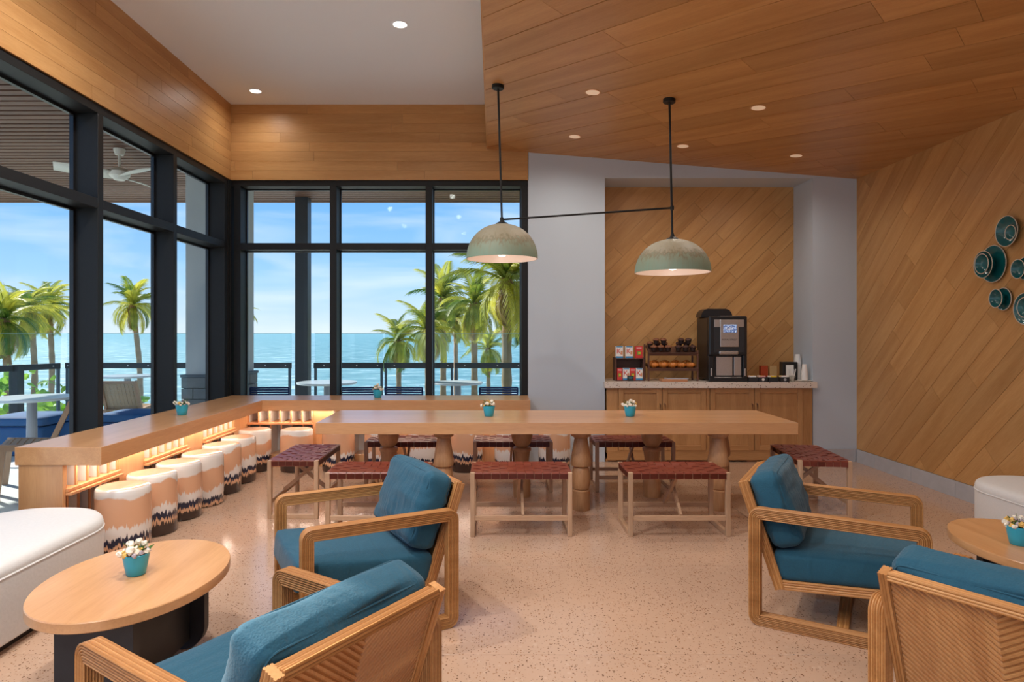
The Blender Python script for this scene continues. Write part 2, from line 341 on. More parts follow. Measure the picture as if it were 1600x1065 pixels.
def autosmooth(me, ang=.6):
    try:
        bm = bmesh.new(); bm.from_mesh(me)
        for f in bm.faces: f.smooth = True
        for ed in bm.edges:
            if len(ed.link_faces) == 2 and ed.calc_face_angle(0) > ang: ed.smooth = False
        bm.to_mesh(me); bm.free()
    except Exception: pass
    return me
def lathe_me(prof, mat, n=32, cap=True, ang=.6):
    v_, f_ = lathe(prof, n, cap); return autosmooth(mesh('lathe', v_, f_, mat), ang)
def sweep(path, sec, up=Vector((0, 0, 1)), closed=False, scales=None):
    """section points (a,b): a along side vector, b along 'up-ish' vector"""
    P = [Vector(p) for p in path]; n_ = len(P); m_ = len(sec); vs, fs = [], []
    for i in range(n_):
        if closed: tdir = (P[(i+1) % n_]-P[i-1])
        elif i == 0: tdir = P[1]-P[0]
        elif i == n_-1: tdir = P[-1]-P[-2]
        else: tdir = (P[i+1]-P[i]).normalized()+(P[i]-P[i-1]).normalized()
        tdir.normalize(); u_ = up if abs(tdir.dot(up)) < .98 else Vector((1, 0, 0)) if abs(tdir.x) < .9 else Vector((0, 1, 0))
        s_ = tdir.cross(u_).normalized(); w_ = s_.cross(tdir).normalized(); k = scales[i] if scales else 1
        for (a, b_) in sec: vs.append(P[i]+s_*a*k+w_*b_*k)
    rng = n_ if closed else n_-1
    for i in range(rng):
        j = (i+1) % n_
        for q_ in range(m_):
            w2 = (q_+1) % m_; fs.append((i*m_+q_, i*m_+w2, j*m_+w2, j*m_+q_))
    if not closed:
        fs.append(tuple(range(m_-1, -1, -1))); fs.append(tuple((n_-1)*m_+q_ for q_ in range(m_)))
    return vs, fs
def circ(r_, n_=8): return [(r_*math.cos(2*PI*i/n_), r_*math.sin(2*PI*i/n_)) for i in range(n_)]
def rect(a, b): return [(-a/2, -b/2), (a/2, -b/2), (a/2, b/2), (-a/2, b/2)]
def tube_me(path, r_, mat, n_=8, closed=False, up=Vector((0, 0, 1))):
    v_, f_ = sweep(path, circ(r_, n_), up, closed); return autosmooth(mesh('tube', v_, f_, mat), .9)
def bar_me(p0, p1, w, h, mat, up=Vector((0, 0, 1))):
    v_, f_ = sweep([p0, p1], rect(w, h), up); return mesh('bar', v_, f_, mat)
def ribrect(w, h, n1, n2, d=.004):
    """rectangle with rounded ribs on every side (laminated strips)"""
    pts = []
    def side(p0, p1, nrm, n_):
        for i in range(n_):
            for (t_, dd) in ((.0, d), (.22, d*.25), (.5, 0), (.78, d*.25)):
                t2 = (i+t_)/n_; dd2 = dd if not (i == 0 and t_ == 0) else d*.6
                pts.append((p0[0]+(p1[0]-p0[0])*t2-nrm[0]*dd2, p0[1]+(p1[1]-p0[1])*t2-nrm[1]*dd2))
    a, b_ = w/2, h/2
    side((-a, -b_), (a, -b_), (0, -1), n1); side((a, -b_), (a, b_), (1, 0), n2)
    side((a, b_), (-a, b_), (0, 1), n1); side((-a, b_), (-a, -b_), (-1, 0), n2)
    return pts
def plies(me, m_, mat2):
    """laminated strips alternate between two woods"""
    me.materials.append(M[mat2]); n_ = len(me.polygons)
    for i, p_ in enumerate(me.polygons):
        if len(p_.vertices) == 4 and ((i % m_)//4) % 2: p_.material_index = 1
    return me
def poly_clip(poly, clip):
    def inside(p_, a, b_): return (b_[0]-a[0])*(p_[1]-a[1])-(b_[1]-a[1])*(p_[0]-a[0]) >= -1e-9
    def inter(p_, q_, a, b_):
        d1 = (b_[0]-a[0])*(p_[1]-a[1])-(b_[1]-a[1])*(p_[0]-a[0]); d2 = (b_[0]-a[0])*(q_[1]-a[1])-(b_[1]-a[1])*(q_[0]-a[0])
        t_ = d1/(d1-d2); return (p_[0]+(q_[0]-p_[0])*t_, p_[1]+(q_[1]-p_[1])*t_)
    out = poly
    for i in range(len(clip)):
        a, b_ = clip[i], clip[(i+1) % len(clip)]; src, out = out, []
        for j in range(len(src)):
            p_, q_ = src[j-1], src[j]
            if inside(q_, a, b_):
                if not inside(p_, a, b_): out.append(inter(p_, q_, a, b_))
                out.append(q_)
            elif inside(p_, a, b_): out.append(inter(p_, q_, a, b_))
        if len(out) < 3: return []
    return out
def area(p_): return abs(sum(p_[i-1][0]*p_[i][1]-p_[i][0]*p_[i-1][1] for i in range(len(p_))))/2
def prism(poly, z0, z1):
    n_ = len(poly); vs = [(x_, y_, z0) for x_, y_ in poly]+[(x_, y_, z1) for x_, y_ in poly]
    fs = [tuple(range(n_-1, -1, -1)), tuple(range(n_, 2*n_))]+[(i, (i+1) % n_, n_+(i+1) % n_, n_+i) for i in range(n_)]
    return vs, fs
def planks(parent, O, U, V, region, ang, width, lens, mat, gap=.003, thick=.012, name='plank', seed=1, phase=0):
    """boards on the plane O+uU+vV (thickness along UxV), clipped to a convex ccw region"""
    rnd = random.Random(seed); O, U, V = Vector(O), Vector(U).normalized(), Vector(V).normalized(); Nn = U.cross(V)
    ca, sa = math.cos(ang), math.sin(ang)
    ss = [u*ca+v*sa for u, v in region]; ts = [-u*sa+v*ca for u, v in region]
    k0 = math.floor((min(ts)-phase)/width); k1 = math.ceil((max(ts)-phase)/width); cnt = 0
    for k in range(k0, k1):
        t0 = phase+k*width; s0 = min(ss)-rnd.uniform(0, lens[1])
        while s0 < max(ss):
            s1 = s0+rnd.uniform(*lens); g = gap/2
            h_ = min(g, .0012); rc = [(s0+h_, t0+g), (s1-h_, t0+g), (s1-h_, t0+width-g), (s0+h_, t0+width-g)]
            uv = [(s_*ca-t_*sa, s_*sa+t_*ca) for s_, t_ in rc]; uv = poly_clip(uv, region); s0 = s1
            if not uv or area(uv) < .002: continue
            cu = sum(a[0] for a in uv)/len(uv); cv = sum(a[1] for a in uv)/len(uv)
            loc = [((u-cu)*ca+(v-cv)*sa, -(u-cu)*sa+(v-cv)*ca) for u, v in uv]
            v_, f_ = prism(loc, 0, thick); o = obj(name, mesh('plank', v_, f_, mat), parent)
            D_ = U*ca+V*sa; T_ = -U*sa+V*ca; P_ = O+U*cu+V*cv-wloc(parent)
            o.matrix_local = Matrix(((D_.x, T_.x, Nn.x, P_.x), (D_.y, T_.y, Nn.y, P_.y), (D_.z, T_.z, Nn.z, P_.z), (0, 0, 0, 1))); cnt += 1
    return cnt
def cushion_me(sx, sy, sz, r_, puff, mat, n_=12, wr=0, seed=0):
    """soft rounded box: rounded edges, swollen faces, slight wrinkles"""
    bm = bmesh.new(); bmesh.ops.create_cube(bm, size=2); bmesh.ops.subdivide_edges(bm, edges=bm.edges[:], cuts=n_, use_grid_fill=True)
    from mathutils import noise as mn
    h = Vector((sx/2, sy/2, sz/2))
    for v in bm.verts:
        q_ = v.co.copy(); px = Vector((q_.x*h.x, q_.y*h.y, q_.z*h.z))
        inner = Vector((max(-h.x+r_, min(h.x-r_, px.x)), max(-h.y+r_, min(h.y-r_, px.y)), max(-h.z+r_, min(h.z-r_, px.z))))
        d_ = px-inner
        if d_.length > 1e-6: px = inner+d_.normalized()*min(r_, d_.length) if d_.length > r_ else inner+d_
        b_ = (1-q_.x**2)*(1-q_.y**2); px.z += puff*b_*(1 if q_.z > 0 else -1)*abs(q_.z)
        px.x += puff*.5*(1-q_.y**2)*(1-q_.z**2)*q_.x; px.y += puff*.5*(1-q_.x**2)*(1-q_.z**2)*q_.y
        if wr:
            w_ = mn.noise(Vector((q_.x*1.6+seed, q_.y*4+seed*2, q_.z*2)))*wr; px.z += w_
        v.co = px
    for f in bm.faces: f.smooth = True
    me = bpy.data.meshes.new('cushion'); bm.to_mesh(me); bm.free(); me.materials.append(M[mat]); return me
def text_me(body, size, mat, extrude=.0006):
    cu = bpy.data.curves.new('lettering', 'FONT'); cu.body = body; cu.size = size; cu.extrude = extrude; cu.align_x = 'CENTER'; cu.align_y = 'CENTER'
    o = bpy.data.objects.new('lettering_source', cu); C.objects.link(o); bpy.context.view_layer.update()
    me = bpy.data.meshes.new_from_object(o.evaluated_get(bpy.context.evaluated_depsgraph_get()))
    bpy.data.objects.remove(o); me.materials.clear(); me.materials.append(M[mat]); return me

# ================================================================== THE ROOM
YB, XL, XR, YF, ZC = 7.43, -3.054, 4.21, -3.2, 4.145      # back wall, side walls, wall behind, white ceiling
CX = -.075                                                # edge of the timber ceiling
def zc(x): return 3.627-.081*(x-CX)
# floor: terrazzo bays between saw-cut joints
fl = struct(box('floor', XL-.3, XR+.1, YF, YB+.6, -.12, -.02, 'plinth', b=0))
ys = [YF]+[2.98-1.15*k for k in range(4, -1, -1)]+[4.11, 5.28, 6.43, 7.43+.5]
ys = sorted(set(round(a, 3) for a in ys if a >= YF))
for a, b_ in zip(ys[:-1], ys[1:]):
    for x0, x1 in ((XL-.25, 2.05), (2.05, XR)):
        box('floor_bay', x0+.0015, x1-.0015, a+.0015, b_-.0015, -.03, 0, 'floor', fl, b=.0008)
# white ceiling
ce = struct(box('ceiling', XL-.3, CX, YF, YB+.3, ZC, ZC+.15, 'white', b=0))
# timber ceiling slab + boards
sl = math.atan(.081); Ux = Vector((math.cos(sl), 0, -math.sin(sl)))
wdt = (XR-CX)/math.cos(sl)
v_, f_ = prism([(CX, zc(CX)+.013), (XR+.2, zc(XR+.2)+.013), (XR+.2, ZC+.15), (CX, ZC+.15)], 0, YB+.9-YF)
cw = obj('ceiling_timber', mesh('slab', [(x_, YF+z_, y_) for x_, y_, z_ in v_], [tuple(reversed(f)) for f in f_], 'oak_ceiling')); struct(cw)
planks(cw, (CX, YB, zc(CX)+.012), Ux, (0, -1, 0), [(0, 0), (wdt, 0), (wdt, 4.3), (0, 4.3)], PI/4, .305, (1.1, 2.6), 'oak_ceiling', gap=.009, thick=.013, seed=5, phase=.06)
# fascia boards on the drop of the timber ceiling
planks(cw, (CX, YF+6, zc(CX)), (0, -1, 0), (0, 0, 1), [(-4.6, 0), (6, 0), (6, ZC-zc(CX)), (-4.6, ZC-zc(CX))], 0, .13, (1.5, 2.6), 'oak', gap=.003, thick=.013, seed=9)
# left band of boards above the glazing
wl = struct(box('wall_left', XL-.32, XL-.012, YF, YB+.3, 3.275, ZC, 'oak', b=0))
planks(wl, (XL-.012, 0, 3.268), (0, 1, 0), (0, 0, 1), [(YF+5, 0), (YB-.001, 0), (YB-.001, ZC-3.268), (YF+5, ZC-3.268)], 0, .1097, (1.1, 2.0), 'oak', gap=.0022, seed=21)
# back band
wb = struct(box('wall_back', XL-.32, .40, YB+.012, YB+.3, 3.275, ZC, 'oak', b=0))
planks(wb, (0, YB+.012, 3.268), (1, 0, 0), (0, 0, 1), [(XL, 0), (.40, 0), (.40, zc(.4)-3.268), (CX, ZC-3.268), (XL, ZC-3.268)], 0, .1097, (1.0, 2.0), 'oak', gap=.0022, seed=22)
# grey wall with the niche
wg = struct(box('wall_niche', .395, 1.285, YB, YB+.6, 0, zc(.4)+.05, 'grey', b=0))
box('wall_header', 1.285, 3.70, YB, YB+.6, 3.29, 3.56, 'grey', wg, b=0)
box('wall_pier', 3.70, XR, YB, YB+.6, 0, 3.45, 'grey', wg, b=0)
nb = box('niche_back', 1.285, 3.70, YB+.487, YB+.6, 0, 3.29, 'oak', wg, b=0)
planks(nb, (0, YB+.487, 0), (1, 0, 0), (0, 0, 1), [(1.285, .9), (3.70, .9), (3.70, 3.29), (1.285, 3.29)], PI/4, .15, (.7, 1.7), 'oak', gap=.003, seed=31)
# right wall boards, diagonal
wr = struct(box('wall_right', XR+.012, XR+.25, YF, YB+.6, 0, 3.9, 'oak', b=0))
planks(wr, (XR+.012, YB, 0), (0, -1, 0), (0, 0, 1), [(0, .15), (3.9, .15), (3.9, zc(XR)+.01), (0, zc(XR)+.01)], PI/4, .2, (.8, 2.2), 'oak', gap=.003, seed=41)
# stone skirting: tiles
bs = struct(box('baseboard_right', XR-.004, XR+.012, YF, YB, 0, .148, 'plinth', b=0))
yy = YB-.02
k = 0
while yy > 2.6:
    ln = .62 if k else .35
    obj('skirting_tile', boxme(.018, ln-.003, .148, 'stone', .001), bs, (-.012, yy-ln/2-(YF+YB)/2, 0)); yy -= ln; k += 1
bb = struct(box('baseboard_back', 3.70, XR-.02, YB-.004, YB, 0, .148, 'plinth', b=0))
obj('skirting_tile', boxme(.488, .016, .148, 'stone', .001), bb, (.0, -.010, 0))
# wall behind the camera: unseen, paneless opening added to let sky light in
wf = struct(box('wall_rear', XL-.3, XR+.25, YF-.2, YF, 3.268, ZC+.15, 'oak', b=0))
rear = struct(obj('added_rear_opening', None))
for i in range(6):
    xx = XL+i*(XR-XL)/5; box('mullion', xx-.04, xx+.04, YF-.2, YF, 0, 3.27, 'black', rear)
box('transom', XL, XR, YF-.16, YF-.05, 2.463, 2.539, 'black', rear)

# ------------------------------------------------------------------ windows
MD = .21       # mullion depth
def xl(y): return XL-.016
# left glazing
w1 = struct(obj('window_1', None))
XG = -3.07
my = [7.29, 6.13, 4.96, 3.79, 2.62, 1.45, .28, -.89, -2.06, YF]
for y_ in my: box('mullion', XG-MD, XG, y_, y_+.07, 0, 3.2, 'black', w1, b=.002)
for a, b_ in zip(my[1:], my[:-1]):
    box('transom', XG-MD, XG, a+.07, b_, 2.463, 2.539, 'black', w1, b=.002)
    box('sill', XG-MD, XG, a+.07, b_, 0, .08, 'black', w1, b=.002)
    for z0, z1 in ((.08, 2.463), (2.539, 3.2)):
        box('pane', XG-MD+.012, XG-MD+.020, a+.07, b_, z0, z1, 'glass', w1, b=0)
        for (p0, p1, q0, q1) in ((a+.07, a+.095, z0, z1), (b_-.025, b_, z0, z1), (a+.095, b_-.025, z0, z0+.022), (a+.095, b_-.025, z1-.022, z1)):
            box('glazing_bead', XG-MD+.004, XG-MD+.035, p0, p1, q0, q1, 'blackplastic', w1, b=0)
box('head', XG-MD, XG, YF, YB+.02, 3.2, 3.264, 'black', w1, b=.002)
# back glazing
w2 = struct(obj('window_2', None)); YG = YB+.02
mxs_ = [(-3.03, -2.952), (-1.912, -1.834), (-.798, -.722), (.316, .393)]
for a, b_ in mxs_: box('mullion', a, b_, YG, YG+MD, 0, 3.2, 'black', w2, b=.002)
for (a0, a), (b_, b1) in zip(mxs_[:-1], mxs_[1:]):
    box('transom', a, b_, YG, YG+MD, 2.463, 2.539, 'black', w2, b=.002)
    box('sill', a, b_, YG, YG+MD, 0, .08, 'black', w2, b=.002)
    for z0, z1 in ((.08, 2.463), (2.539, 3.2)):
        box('pane', a, b_, YG+MD-.02, YG+MD-.012, z0, z1, 'glass', w2, b=0)
        for (p0, p1, q0, q1) in ((a, a+.012, z0, z1), (b_-.012, b_, z0, z1), (a+.012, b_-.012, z0, z0+.012), (a+.012, b_-.012, z1-.012, z1)):
            box('glazing_bead', p0, p1, YG+MD-.035, YG+MD-.004, q0, q1, 'blackplastic', w2, b=0)
box('head', XL, .395, YG, YG+MD, 3.2, 3.264, 'black', w2, b=.002)
# corner post in two folds
cpst = struct(box('trim_1', XG-.2, XL-.006, YB-.068, YB+.23, 0, 3.262, 'black', b=.002))
obj('fold', boxme(.016, .03, 3.26, 'black', .002), cpst, ((XL-.006-(XG-.2))/2+.008, -.10, 0))

# ------------------------------------------------------------------ ceiling downlights
def downlight(x, y, z, warm, label, group, power=1.0, tilt=0):
    t_ = thing('downlight', label, 'ceiling light', (x, y, z), 0, group); t_.rotation_euler = (0, tilt, 0)
    obj('trim_ring', lathe_me([(.058, -.002), (.066, -.004), (.072, -.001), (.072, .004), (.058, .004)], 'oak' if warm else 'white', 28, False), t_)
    obj('lens', lathe_me([(0, -.003), (.058, -.003), (.058, .002)], 'lens_warm' if warm else 'lens', 28, False), t_)
    ld = bpy.data.lights.new('downlight', 'SPOT'); ld.energy = DOWN_W*power*4; ld.color = (1, .93, .84) if warm else (1, .97, .94); ld.spot_size = 2.95; ld.spot_blend = 1; ld.shadow_soft_size = .055
    lo = bpy.data.objects.new('downlight_lamp', ld); C.objects.link(lo); lo.parent = t_; lo.location = (0, 0, -.03)
for x, y, la in ((-.809, 5.50, 'bright white downlight in the white ceiling beside the timber ceiling edge'), (-2.617, 7.02, 'bright white downlight in the white ceiling near the glazed corner')):
    downlight(x, y, ZC-.001, False, la, 'white ceiling downlights', .15)
for i, (x, y) in enumerate(((-2.0, 4.0), (-.8, 3.0), (-2.2, 1.8), (-.8, .8), (-2.2, -.4), (-.8, -1.6))):  # out-of-view downlights added to brighten the room
    downlight(x, y, ZC-.001, False, 'unseen white downlight added in the ceiling to brighten the lounge seats', 'unseen white downlights added over the lounge', 1.35)
def on_ceil(u, v):
    a = (u-772)/1000; c_ = (519-v)/1000; y = (zc(0)-1.5)/(c_+.081*a); return a*y, y
for u, v, la in ((926, 144, 'recessed downlight in the timber ceiling between the two pendant rods'), (1185, 168, 'recessed downlight in the timber ceiling above the long table end'), (898, 213, 'recessed downlight in the timber ceiling close to the grey wall and window'),
                 (1067, 228, 'recessed downlight in the timber ceiling in front of the panelled niche'), (1244, 243, 'recessed downlight in the timber ceiling near the pale pier beside the niche')):
    x, y = on_ceil(u, v); downlight(x, y, zc(x)-.001, True, la, 'timber ceiling downlights', .22, sl)
for x, y in ((1.0, 3.3), (3.0, 3.3), (1.0, 1.2), (3.0, 1.2), (1.0, -1), (3, -1)):  # more unseen downlights, added as fill over the armchairs
    downlight(x, y, zc(x)-.001, True, 'unseen recessed downlight added in the timber ceiling to brighten the lounge armchairs', 'unseen timber ceiling downlights added over the lounge', .18, sl)

# ------------------------------------------------------------------ pendant lamps (one twin fixture)
pn = thing('twin_pendant_lamp', 'twin pendant lamp with mottled green dome shades joined by a black crossbar', 'pendant lamp', (.05, 5.49, 2.12))
def shade_prof(r_, h):
    o_ = [(r_*math.cos(a)**.9 if a < PI/2-.02 else .045, h*math.sin(a)) for a in [i/14*PI/2 for i in range(15)]]
    o_[-1] = (.04, h); return o_
def pendant(x, zr, r_, h, ztop, top_dx):
    pr = shade_prof(r_, h); sh = obj('lamp_shade', lathe_me(pr, 'shade', 48, False), pn, (x-.05, 0, zr-2.12))
    pr2 = [(max(.001, a-.008), max(.001, b_-.006)) for a, b_ in pr]
    obj('shade_lining', lathe_me([(r_, 0)]+[(pr2[0][0], .0005)]+pr2[1:], 'shade_in', 48, False), sh, (0, 0, -.0005))
    obj('bulb', lathe_me([(0, .02), (.03, .026), (.05, .05), (.055, .08), (.045, .12), (.025, .16), (.025, h-.02)], 'bulb', 24), sh)
    obj('cap', lathe_me([(.055, h-.012), (.05, h+.008), (.02, h+.022), (.012, h+.05), (0, h+.05)], 'black', 24), sh)
    obj('rod', tube_me([(x-.05, 0, zr-2.12+h), (x-.05+top_dx, 0, ztop-2.12)], .0095, 'black', 10), pn)
    obj('canopy', lathe_me([(0, -.032), (.048, -.032), (.052, -.028), (.052, .004)], 'black', 28), pn, (x-.05+top_dx, 0, ztop-2.12), (0, sl, 0))
pendant(.068, 2.128, .307, .30, zc(.03), -.034)
pendant(1.530, 2.012, .318, .285, zc(1.505), -.026)
obj('crossbar', tube_me([(.072-.05, 0, 2.466-2.12), (1.527-.05, 0, 2.567-2.12)], .0085, 'black', 10), pn)
for x, z in ((.066, 2.466), (1.527, 2.567)): obj('joint', lathe_me([(0, -.018), (.015, -.018), (.017, 0), (.015, .018), (0, .018)], 'black', 14), pn, (x-.05, 0, z-2.12))
for x, z in ((.068, 2.17), (1.53, 2.05)):
    ld = bpy.data.lights.new('pendant', 'POINT'); ld.energy = 1.5; ld.color = (1, .85, .72); ld.shadow_soft_size = .06
    lo = bpy.data.objects.new('pendant_bulb_light', ld); C.objects.link(lo); lo.location = (x, 5.49, z-.03)

# ================================================================== THE WINDOW BAR
bar = thing('window_bar', 'L-shaped oak window bar with glowing lattice panels under its thick top', 'bar counter', (-2.76, 7.15, 0))
BX, BY = -2.76, 7.15
def B(x, y, z): return (x-BX, y-BY, z)
# top in two mitred legs
for nm, poly, mt in (('countertop', [(-3.046, 4.065), (-2.495, 4.065), (-2.495, 6.88), (-3.046, 7.425)], 'bar_y'), ('countertop', [(-3.046, 7.425), (-2.495, 6.88), (.39, 6.88), (.39, 7.425)], 'bar_x')):
    v_, f_ = prism([(x-BX, y-BY) for x, y in poly], .655, .77)
    bm = bmesh.new(); me = mesh('top', v_, f_, mt); bm.from_mesh(me); bmesh.ops.bevel(bm, geom=[e_ for e_ in bm.edges], offset=.002, segments=1, affect='EDGES'); bm.to_mesh(me); bm.free()
    obj(nm, me, bar)
def solid(x0, x1, y0, y1, mt='bar_z'): obj('support_panel', boxme(x1-x0, y1-y0, .655, mt, .002), bar, B((x0+x1)/2, (y0+y1)/2, .3275))
solid(-3.03, -2.747, 4.075, 4.105); solid(-3.03, -2.747, 4.69, 5.02); solid(-3.03, -2.747, 5.72, 6.04); solid(-3.03, -2.747, 6.76, 7.15)
for x0, x1 in ((-2.02, -1.81), (-1.08, -.87), (-.14, .07), (.345, .375)): solid(x0, x1, 7.147, 7.41)
solid(-3.03, -2.747, 7.15, 7.41)
def lattice_y(y0, y1, n_):     # panels facing the room from the left leg
    obj('lattice_back', boxme(.012, y1-y0, .655, 'opal', .001), bar, B(-3.02, (y0+y1)/2, .3275))
    obj('shelf_ledge', boxme(.285, y1-y0, .022, 'cellwood', .002), bar, B(-2.872, (y0+y1)/2, .485))
    obj('shelf_ledge', boxme(.30, y1-y0, .018, 'cellwood', .002), bar, B(-2.86, (y0+y1)/2, .462))
    obj('bottom_rail', boxme(.26, y1-y0, .14, 'bar_y', .002), bar, B(-2.88, (y0+y1)/2, .07))
    p_ = (y1-y0)/n_
    for i in range(n_+1):
        y_ = y0+min(max(p_*i, .009), y1-y0-.009)
        fa = obj('fin', boxme(.250, .013, .159, 'opal', .001), bar, B(-2.889, y_, .5755)); obj('fin_edge', boxme(.012, .015, .159, 'cellwood', .001), fa, (.131, 0, 0)); fa = obj('fin', boxme(.190, .013, .313, 'opal', .001), bar, B(-2.919, y_, .2965)); obj('fin_edge', boxme(.012, .015, .313, 'cellwood', .001), fa, (.101, 0, 0))
def lattice_x(x0, x1, n_):
    obj('lattice_back', boxme(x1-x0, .012, .655, 'opal', .001), bar, B((x0+x1)/2, 7.40, .3275))
    obj('shelf_ledge', boxme(x1-x0, .285, .022, 'cellwood', .002), bar, B((x0+x1)/2, 7.252, .485))
    obj('bottom_rail', boxme(x1-x0, .26, .14, 'bar_x', .002), bar, B((x0+x1)/2, 7.264, .07))
    p_ = (x1-x0)/n_
    for i in range(n_+1):
        x_ = x0+min(max(p_*i, .009), x1-x0-.009)
        fa = obj('fin', boxme(.013, .250, .159, 'opal', .001), bar, B(x_, 7.269, .5755)); obj('fin_edge', boxme(.015, .012, .159, 'cellwood', .001), fa, (0, -.131, 0)); fa = obj('fin', boxme(.013, .21, .333, 'opal', .001), bar, B(x_, 7.289, .3065)); obj('fin_edge', boxme(.015, .012, .333, 'cellwood', .001), fa, (0, -.111, 0))
lattice_y(4.105, 4.69, 5); lattice_y(5.02, 5.72, 6); lattice_y(6.04, 6.76, 6)
lattice_x(-2.747, -2.02, 6); lattice_x(-1.81, -1.08, 6); lattice_x(-.87, -.14, 6); lattice_x(.07, .345, 2)
def led(x, y, sx, sy):
    obj('led_strip', boxme(sx, sy, .008, 'led', .001), bar, B(x, y, .650))
    ld = bpy.data.lights.new('strip', 'AREA'); ld.shape = 'RECTANGLE'; ld.size = sx; ld.size_y = sy; ld.energy = LED_W*max(sx, sy); ld.color = (1, .85, .70)
    lo = bpy.data.objects.new('led_strip_light', ld); C.objects.link(lo); lo.parent = bar; lo.location = B(x, y, .644)
led(-2.70, 5.45, .014, 2.6); led(-1.18, 7.095, 2.9, .014)

# ------------------------------------------------------------------ glazed drum stools
def stool_me():
    r_ = .176
    prof = [(0, 0), (r_-.02, 0), (r_-.008, .004), (r_-.004, .015), (r_, .2), (r_-.003, .40), (r_-.006, .432), (r_-.012, .443), (r_-.024, .449), (r_-.05, .4505), (.05, .452), (0, .452)]
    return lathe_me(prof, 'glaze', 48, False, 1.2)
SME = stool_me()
stools = [(-2.555, 4.41, (.40, .20, .130), 'with fine blue drips, first from the bar end panel'), (-2.575, 4.82, (.40, .22, .165), 'with jagged navy and cream drips, second from the bar end panel'),
          (-2.57, 5.22, (.37, .24, .155), 'with wavy navy line, third from the bar end panel'), (-2.56, 5.62, (.34, .17, .085), 'with low brown foot, fourth from the bar end panel'),
          (-2.57, 6.04, (.40, .23, .17), 'with arched navy line and brown foot, fifth from the bar end panel'), (-2.585, 6.46, (.37, .25, .16), 'with peach drips over white and navy, sixth from the bar end panel'),
          (-2.615, 6.99, (.32, .21, .17), 'with white body, in the inside corner of the bar'), (-2.155, 6.99, (.39, .16, .17), 'with grey peach body, next to the corner stool'),
          (-1.70, 6.99, (.42, .20, .16), 'with fine dark drips, second from the corner stool'), (-1.24, 6.99, (.40, .2, .15), 'with cream drips, third from the corner stool'),
          (-.77, 6.99, (.42, .26, .14), 'with broken navy drips, fourth from the corner stool'), (-.30, 6.99, (.42, .22, .18), 'over a brown foot, fifth from the corner stool'),
          (.18, 6.99, (.40, .24, .12), 'with white body, sixth from the corner stool'), (.66, 6.99, (.40, .24, .15), 'with orange top half, past the free end of the bar')]
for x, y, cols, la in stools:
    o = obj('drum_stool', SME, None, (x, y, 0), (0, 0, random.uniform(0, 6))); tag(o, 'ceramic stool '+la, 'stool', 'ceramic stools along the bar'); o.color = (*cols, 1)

# ================================================================== LONG TABLE
TX0, TX1, TY0, TY1 = -1.46, 2.49, 5.24, 6.09
tb = thing('dining_table', 'long thick oak communal table on turned baluster legs', 'table', ((TX0+TX1)/2, (TY0+TY1)/2, 0))
tw = (TY1-TY0)/5
for i in range(5):
    obj('top_board', boxme(TX1-TX0, tw-.0004, .095, 'bar_x', .0012), tb, (0, -(TY1-TY0)/2+tw*(i+.5), .7125))
legA = lathe_me([(0, 0), (.074, 0), (.076, .006), (.076, .165), (.070, .172), (.062, .175), (.070, .182), (.078, .22), (.080, .262), (.077, .31), (.068, .35), (.060, .362), (.068, .366), (.082, .375), (.087, .40), (.084, .43), (.070, .52), (.058, .59), (.055, .605), (.062, .612), (.084, .625), (.088, .645), (.088, .665), (0, .665)], 'turned_z', 32)
legB = lathe_me([(0, 0), (.078, 0), (.080, .006), (.080, .135), (.074, .155), (.058, .175), (.050, .20), (.054, .26), (.066, .34), (.074, .40), (.078, .415), (.084, .42), (.086, .435), (.078, .448), (.052, .455), (.060, .462), (.080, .49), (.093, .535), (.097, .565), (.092, .60), (.076, .635), (.056, .655), (.050, .665), (0, .665)], 'turned_z', 32)
for x in (-.427, .737, 1.90): obj('leg', legA, tb, (x-(TX0+TX1)/2, 5.43-(TY0+TY1)/2, 0))
obj('leg', legA, tb, (2.077-(TX0+TX1)/2, 5.87-(TY0+TY1)/2, 0))
for x in (-.967, .255, 1.447): obj('leg', legB, tb, (x-(TX0+TX1)/2, 5.87-(TY0+TY1)/2, 0))

